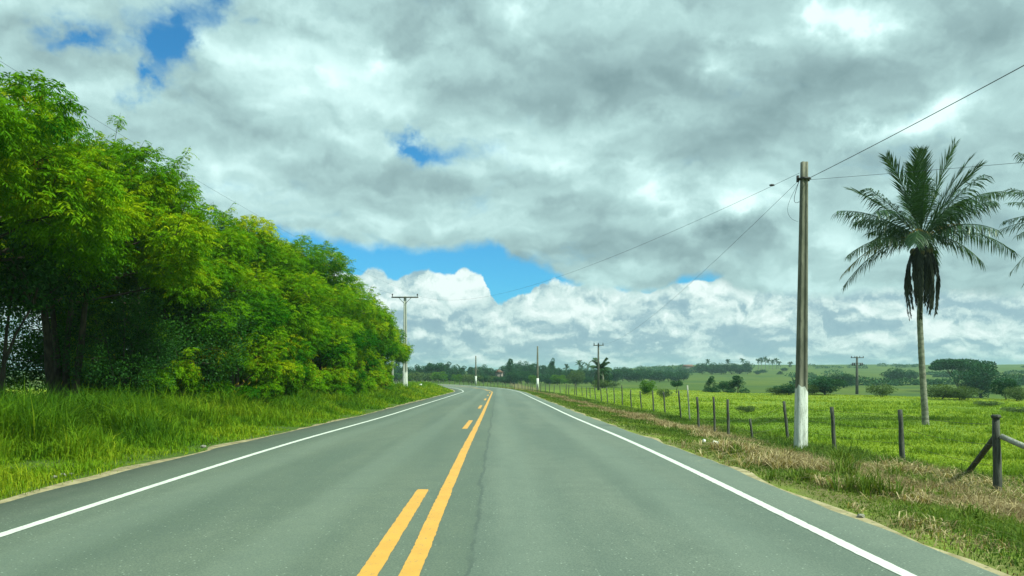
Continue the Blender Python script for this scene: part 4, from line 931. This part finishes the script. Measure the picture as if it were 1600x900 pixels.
# onwards along the bend
s_ = float(frame(line[-1][0], line[-1][1])[0]); t0_ = float(frame(line[-1][0], line[-1][1])[1])
cnt = 0
while cnt < 66 and s_ < 270:
    s_ += 2.3 if cnt < 30 else 3.0; cnt += 1
    t_ = t0_+(7.4-t0_)*min(1, cnt/10)+rng.normal(0, .12); x_, y_ = map(float, road_xy(s_, t_)); h = rng.uniform(1.15, 1.5); lx = rng.normal(0, .07)
    post(fence, x_, y_, h, .06, lx, rng.normal(0, .05)); line.append((x_, y_, gz(x_, y_), h, lx))
for f in (.92, .66, .40):
    p = []
    for (x_, y_, z_, h, lx) in line: p.append((x_+lx*f+.03, y_, z_+min(h, 1.25)*f))
    p = np.array(p); m_ = MB(); P = []
    for i in range(len(p)-1):
        for t in np.linspace(0, 1, 4, endpoint=False): q = p[i]*(1-t)+p[i+1]*t; q = q.copy(); q[2] -= .05*4*t*(1-t)*min(1, np.linalg.norm(p[i+1]-p[i])/4); P.append(q)
    m_.tube(P, .0035, 3, cap=False); m_.build('barbed_wire', M['barbed'], fence)
# left fence beyond the trees
lf = put(empty('wire_fence'), 'wire fence of thin grey stakes beyond the left tree row, behind the white marker', 'fence')
lpts = []
for i in range(34):
    s_ = 60+i*2.1+rng.normal(0, .2); x_, y_ = map(float, road_xy(s_, -12.6+rng.normal(0, .1)+max(0, (s_-88))*.02)); h = rng.uniform(1.2, 1.6)
    post(lf, x_, y_, h, .05, rng.normal(0, .05), 0, 'old_wood'); lpts.append((x_, y_, gz(x_, y_)+1.0))
for dz in (0.15, -.25, -.55):
    m_ = MB(); m_.tube(np.array(lpts)+[0, 0, dz], .006, 3, cap=False); m_.build('barbed_wire', M['barbed'], lf)
# little white roadside marker and litter
mk = on_ground(657, 609, 20); mk = (at(657, 88), 88.0, gz(at(657, 88), 88))
b_ = MB(); b_.box((0, 0, .42), (.55, .22, .95), taper=.62, bev=.03); b_.box((.22, 0, .16), (.5, .24, .42), taper=.7, bev=.03)
put(b_.build('marker_stone', M['whitewash'], None, False, mk, .2), 'small whitewashed marker stone in the grass right of the crossarm pole', 'marker')
def rock(r, seed, mat, sq=.6):
    import bmesh
    bm = bmesh.new(); bmesh.ops.create_icosphere(bm, subdivisions=2, radius=r); rs = random.Random(seed)
    for v in bm.verts: v.co *= 1+rs.uniform(-.22, .22); v.co.z *= sq
    me = bpy.data.meshes.new('stone'); bm.to_mesh(me); bm.free(); me.materials.append(mat); return me
lit = on_ground(1118, 700, 6); put(link('plastic_bag', rock(.065, 3, M['litter'], .7), None, (lit[0], lit[1], lit[2]+.10)), 'crumpled white plastic bag in the dry grass of the right verge', 'litter')
lit = on_ground(1100, 698, 6); put(link('plastic_cup', rock(.032, 5, M['litter'], 1.1), None, (lit[0], lit[1], lit[2]+.12)), 'tiny white scrap left of the crumpled bag on the right verge', 'litter')
for i, (px_, py_, r_, lab) in enumerate([(85, 749, .035, 'small pale stone at the lip of the left shoulder'), (98, 746, .045, 'larger pale stone at the edge of the left grass'), (112, 744, .03, 'little pale stone right of the larger one by the left grass'), (318, 700, .05, 'flat pale stone in the left verge beyond the others'),
                                         (1345, 812, .04, 'pale pebble on the right asphalt edge')]):
    q = on_ground(px_, py_, 4); put(link('stone', rock(r_, 20+i, M['stone']), None, (q[0], q[1], q[2]+.03)), lab, 'stone')

# ------------------------------------------------------------------ distant trees, palms and houses
VAR = {
 'round': [leafy(6, 3.2, 3.2, 500+i, 5000, .34, M['leaf_far'], 24, .05) for i in range(3)],
 'cone': [leafy(6, 2.8, 2.8, 520+i, 5000, .32, M['leaf_far'], 26, .0, shape='cone') for i in range(2)],
 'bush': [leafy(4, 3.2, 3.0, 540+i, 3000, .30, M['leaf_pale'], 22, .0) for i in range(2)],
 'bright': [leafy(4, 2.6, 2.6, 560+i, 4000, .28, M['leaf_bright'], 20, .0) for i in range(2)],
 'umbrella': [leafy(6, 4.2, 4.0, 580, 8000, .32, M['leaf_far'], 26, .4, shape='umbrella', stems=3)],
 'ball': [leafy(6, 2.6, 2.6, 590, 3000, .32, M['leaf_far'], 20, .45, trunk_r=.22, stems=1)],
}
BASE = {'round': (6, 3.4), 'cone': (6, 2.9), 'bush': (4, 3.2), 'bright': (4, 2.7), 'umbrella': (6, 4.6), 'ball': (6, 2.7)}
def far_tree(kind, v, px, base_py, top_py, wpx, label, D=None, group=None, name='tree', cat='tree'):
    if D is None: x, y, z = on_ground(px, base_py, 40, 900)
    else: x, y = at(px, D), D; z = gz(x, y)
    h = zat(top_py, y)-z; wd = wpx/FPX*y/2
    bh, br_ = BASE[kind]; sc = max(.1, wd/br_); sz = max(.1, h/bh)
    return plant(name, VAR[kind][v % len(VAR[kind])], (x, y, z), label, cat, group, rng.uniform(0, 6.28), sc, sz)
FTL = [
 ('cone', 0, 1112, 613, 587, 24, 'dark conical tree, left one of the pair just beyond the bright pasture'),
 ('cone', 1, 1151, 614, 587, 34, 'broader dark conical tree, right one of the pair beyond the bright pasture'),
 ('round', 0, 1131, 613, 595, 22, 'low dark tree between the two conical trees'),
 ('round', 1, 1232, 617, 598, 50, 'low olive bush just left of the foot of the tall right pole', ),
 ('bush', 0, 1215, 617, 603, 34, 'pale low bush left of the olive bush by the tall right pole'),
 ('round', 2, 1290, 617, 588, 62, 'wide dark bush just right of the tall right pole in the dip'),
 ('bush', 1, 1268, 617, 600, 30, 'small bush tight against the right side of the tall pole'),
 ('round', 0, 1318, 606, 583, 50, 'dark tree behind and right of the wide bush near the two crossarm pole'),
 ('bush', 0, 1378, 620, 597, 44, 'mid green bush between the two crossarm pole and the coconut palm'),
 ('round', 1, 1400, 597, 574, 44, 'dark tree on the slope left of the coconut palm trunk'),
 ('round', 2, 1424, 594, 578, 30, 'dark tree touching the coconut palm trunk on its left'),
 ('bush', 1, 1470, 624, 598, 56, 'pale low bush right of the coconut palm trunk'),
 ('bush', 0, 1500, 625, 600, 56, 'second pale low bush in front of the big dark tree'),
 ('umbrella', 0, 1500, 612, 560, 96, 'large dark spreading tree with flat layered top right of the coconut palm'),
 ('round', 1, 1532, 622, 563, 74, 'dense dark crown forming the right half of the big tree group'),
 ('round', 0, 1572, 625, 590, 44, 'lower dark tree at the right foot of the big tree group'),
 ('bush', 1, 1588, 627, 602, 40, 'pale bush rightmost at the pasture crest'),
 ('bright', 0, 1012, 618, 592, 26, 'bright green bushy tree behind the right fence'),
 ('bush', 0, 1038, 622, 605, 24, 'greyish green bush right of the bright bushy tree'),
 ('ball', 0, 1057, 615, 594, 20, 'small dark round headed tree beyond the pale crooked post'),
 ('round', 1, 944, 606, 574, 30, 'dark rounded tree joined to the bushy palm at mid distance'),
 ('bush', 1, 940, 607, 592, 36, 'olive shrub at the foot of the rounded palm'),
 ('bush', 0, 900, 603, 575, 30, 'olive grey tree left of the rounded palm'),
 ('bush', 1, 955, 605, 594, 30, 'low shrub right of the foot of the rounded palm'),
 ('round', 2, 978, 592, 573, 26, 'dark tree right of the rounded palm on the far field edge'),
 ('cone', 0, 1063, 584, 577, 12, 'lone small dark tree on the pale slope before the ridge'),
 ('bush', 0, 1168, 668, 632, 34, 'small shrub in the pasture right of the second nearest straight posts'),
 ('round', 1, 1184, 585, 578, 16, 'small round dark tree below the ridge palms'),
 ('round', 0, 1192, 583, 577, 14, 'small dark tree at the foot of the ridge palms'),
 ('round', 2, 1225, 580, 574, 14, 'small dark tree on the ridge left of the tall right pole'),
 ('cone', 1, 1219, 585, 580, 12, 'tiny dark tree under the ridge at the left of the tall pole'),
 ('bush', 0, 1545, 635, 625, 40, 'low shrub clump in the right pasture'),
 ('bush', 1, 1592, 665, 640, 60, 'bluish green shrub at the right edge of the pasture behind the corner post'),
]
for i, r_ in enumerate(FTL): far_tree(*r_, name='bush' if r_[0] in ('bush', 'bright') else 'tree', cat='bush' if r_[0] in ('bush', 'bright') else 'tree')
# the clump of trees on the ridge
for i, (px_, w_, tp_, bs_) in enumerate([(1097, 22, 567, 581), (1112, 24, 566, 581), (1127, 26, 567, 582), (1143, 28, 567, 583), (1156, 26, 569, 585), (1168, 20, 564, 580)]):
    far_tree('round', i, px_, bs_, tp_, w_*1.15, 'dark crown packed into the long clump of trees on the ridge' if i < 5 else 'highest crown at the right end of the ridge clump', D=430, group='trees packed in the ridge clump')
for i, (px_, tp_, bs_) in enumerate([(1160, 560, 570), (1184.5, 562, 575), (1189.5, 560, 574), (1196, 559, 574), (1201, 562, 575), (1207, 563, 575), (1213, 561, 575), (1216, 566, 577), (1235.5, 567, 577), (1106, 563, 570), (1138, 563, 572)]):
    x_, y_ = at(px_, 560), 560.; z_ = gz(x_, y_); H = zat(tp_, y_)-z_
    lab = {0: 'slim distant palm standing above the right end of the ridge clump', 8: 'lone distant palm on the ridge nearest the tall right pole', 9: 'palm crown poking above the left part of the ridge clump', 10: 'palm crown poking above the middle of the ridge clump'}.get(i, 'slim palm in the row silhouetted on the ridge')
    plant('distant_palm', far_palm(max(H, 5)-1.2, 700+i, 2.0, 22), (x_, y_, z_), lab, 'palm tree', 'palms on the ridge', i*1.1)
# palm in front of the 935 pole
x_, y_ = at(941, 118), 118.; z_ = gz(x_, y_)
plant('rounded_palm', far_palm(zat(576, y_)-z_, 790, 1.7, 34), (x_, y_, z_), 'bushy palm with rounded crown behind the dark crossarm pole', 'palm tree')
for i, (px_, tp_) in enumerate([(904, 569), (909, 571), (918, 570), (885, 575)]):
    x_, y_ = at(px_, 380), 380.; z_ = gz(x_, y_); plant('distant_palm', far_palm(max(4, zat(tp_, y_)-z_), 800+i, 2.0, 12), (x_, y_, z_), 'small distant palm in the treeline left of the rounded palm', 'palm tree', 'palms in the far treeline', i)
# treeline behind the bend: trees one can tell apart in front, a mass behind
tl_ = []
rs = random.Random(5)
prof = lambda px: np.interp(px, [560, 600, 640, 665, 700, 722, 760, 785, 795, 815, 850, 870, 880, 920, 960, 990, 1010, 1060, 1090], [565, 566, 569, 568, 567, 571, 571, 574, 566, 564, 570, 571, 574, 575, 573, 572, 571, 576, 578])
i = 0; px_ = 560
while px_ < 1075:
    w_ = rs.uniform(17, 28); D_ = rs.uniform(255, 330); tp_ = float(prof(px_))+rs.uniform(-2.0, 3.0)
    far_tree(rs.choice(['round', 'round', 'cone']) if px_ < 980 else 'round', i, px_, 596, tp_+(3 if px_ > 980 else 0), w_*1.2, 'dark tree merged into the long treeline behind the road bend', D=D_, group='trees of the long treeline')
    px_ += w_*.52; i += 1
px_ = 600
while px_ < 940:
    w_ = rs.uniform(14, 24); D_ = rs.uniform(205, 240)
    far_tree(rs.choice(['round', 'bush', 'round', 'bright']) , i, px_, 598, float(prof(px_))+rs.uniform(10, 16), w_*1.3, 'lower tree or shrub along the front of the long treeline', D=D_, group='front shrubs of the long treeline', name='shrub', cat='shrub')
    px_ += w_*.6; i += 1
far_tree('cone', 1, 797, 598, 561, 22, 'pointed dark tree standing highest in the treeline between the two far poles', D=250)
far_tree('cone', 0, 863, 598, 559, 20, 'thin topped tree right of the white footed pole', D=250)
far_tree('ball', 0, 672, 598, 566, 20, 'round headed tree, left of two, against the sky at the left end of the treeline', D=245)
far_tree('ball', 0, 686, 598, 566, 20, 'round headed tree, right of two, against the sky at the left end of the treeline', D=245)
# wood mass and hedges far right as one
Vs, Qs, Ts = [], [], []; off = 0
for j in range(110):
    a = rs.random(); 
    if a < .40: px_ = rs.uniform(850, 1090); D_ = rs.uniform(420, 620); h = rs.uniform(2.5, 4.5)
    else: px_ = rs.uniform(1250, 1650); D_ = rs.choice([rs.uniform(210, 250), rs.uniform(330, 400), rs.uniform(560, 640)]); h = rs.uniform(1.2, 3.2)
    x_ = at(px_, D_); z_ = gz(x_, D_); m_ = 340; d = rand_dir(m_); r = rs.uniform(2.0, 5.0)
    P = np.array([x_, D_, z_+h*.35])+d*np.array([r*1.5, r, h*.65])*(rng.uniform(.3, 1, m_)**.5)[:, None]
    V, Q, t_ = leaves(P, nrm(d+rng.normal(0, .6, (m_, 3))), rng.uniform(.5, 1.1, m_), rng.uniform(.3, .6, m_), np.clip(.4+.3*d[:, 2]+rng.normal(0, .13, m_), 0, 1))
    Vs.append(V); Qs.append(Q+off); Ts.append(t_); off += len(V)
put(link('far_scrub', mesh('far_scrub', np.vstack(Vs), np.vstack(Qs), None, M['leaf_far'], np.concatenate(Ts))), 'dark scrub and far off wood scattered over the distant slopes', 'scrub', kind='stuff')
# houses in the treeline
def house(px, base_py, D, wm, hm, rh, label, rz=0.0, gable=False):
    x = at(px, D); z = gz(x, D); hm = max(hm, zat(base_py, D)-z)
    
    e = put(empty('house', (x, D, z), rz), label, 'house'); d = wm*.7
    b = MB(); b.box((0, 0, hm/2), (wm, d, hm)); b.build('wall', M['wall_pale'], e)
    V = [(-wm/2-.3, -d/2-.3, hm), (wm/2+.3, -d/2-.3, hm), (wm/2+.3, d/2+.3, hm), (-wm/2-.3, d/2+.3, hm)]
    if gable: V += [(0, -d/2-.3, hm+rh), (0, d/2+.3, hm+rh)]; Q = [(0, 4, 5, 3), (1, 2, 5, 4)]; T = [(0, 1, 4), (2, 3, 5)]
    else: V += [(-wm/2+.5, 0, hm+rh), (wm/2-.5, 0, hm+rh)]; Q = [(0, 1, 5, 4), (2, 3, 4, 5)]; T = [(1, 2, 5), (3, 0, 4)]
    Q.append((3, 2, 1, 0)); link('roof', mesh('roof', V, Q, T, M['wall_pale' if gable and rh > 2 else 'roof_tile']), e)
    for u in (-.28, .28):
        b = MB(); b.box((u*wm, -d/2-.02, hm-1.3), (.6, .06, .7)); b.build('window', M['glass_dark'], e)
    return e
house(714, 581.5, 285, 4.2, 2.0, 1.0, 'low pinkish house with red tiled roof at the left in the far treeline')
house(741, 580.5, 290, 4.0, 2.0, 0.9, 'small house with red roof behind the farthest pole in the treeline', .2)
house(780, 582, 300, 2.8, 2.2, 1.2, 'pale gabled house with reddish roof at the right in the far treeline', -.2, True)
house(1075, 574, 520, 7.0, 3.0, 1.5, 'tiny low house with dull red roof on the skyline left of the ridge clump')
house(1478, 571.5, 520, 12.0, 3.2, 1.8, 'long low reddish farm building on the skyline right of the coconut palm trunk')

# ------------------------------------------------------------------ haze
HZ = True
if HZ:
    m, k = newmat('haze'); pv = k.n('ShaderNodeVolumePrincipled'); pv.inputs['Color'].default_value = (0.60, 0.90, 0.92, 1); pv.inputs['Density'].default_value = 0.00035; pv.inputs['Anisotropy'].default_value = 0.2
    o_ = k.n('ShaderNodeOutputMaterial'); m.node_tree.links.new(pv.outputs[0], o_.inputs['Volume'])
    zl = float(GZ.min())-1.0; b_ = MB(); b_.box((0, 3050, (zl+32)/2), (9300*1.1, 7200*1.1, 32-zl)); put(b_.build('haze', m), kind='stuff')
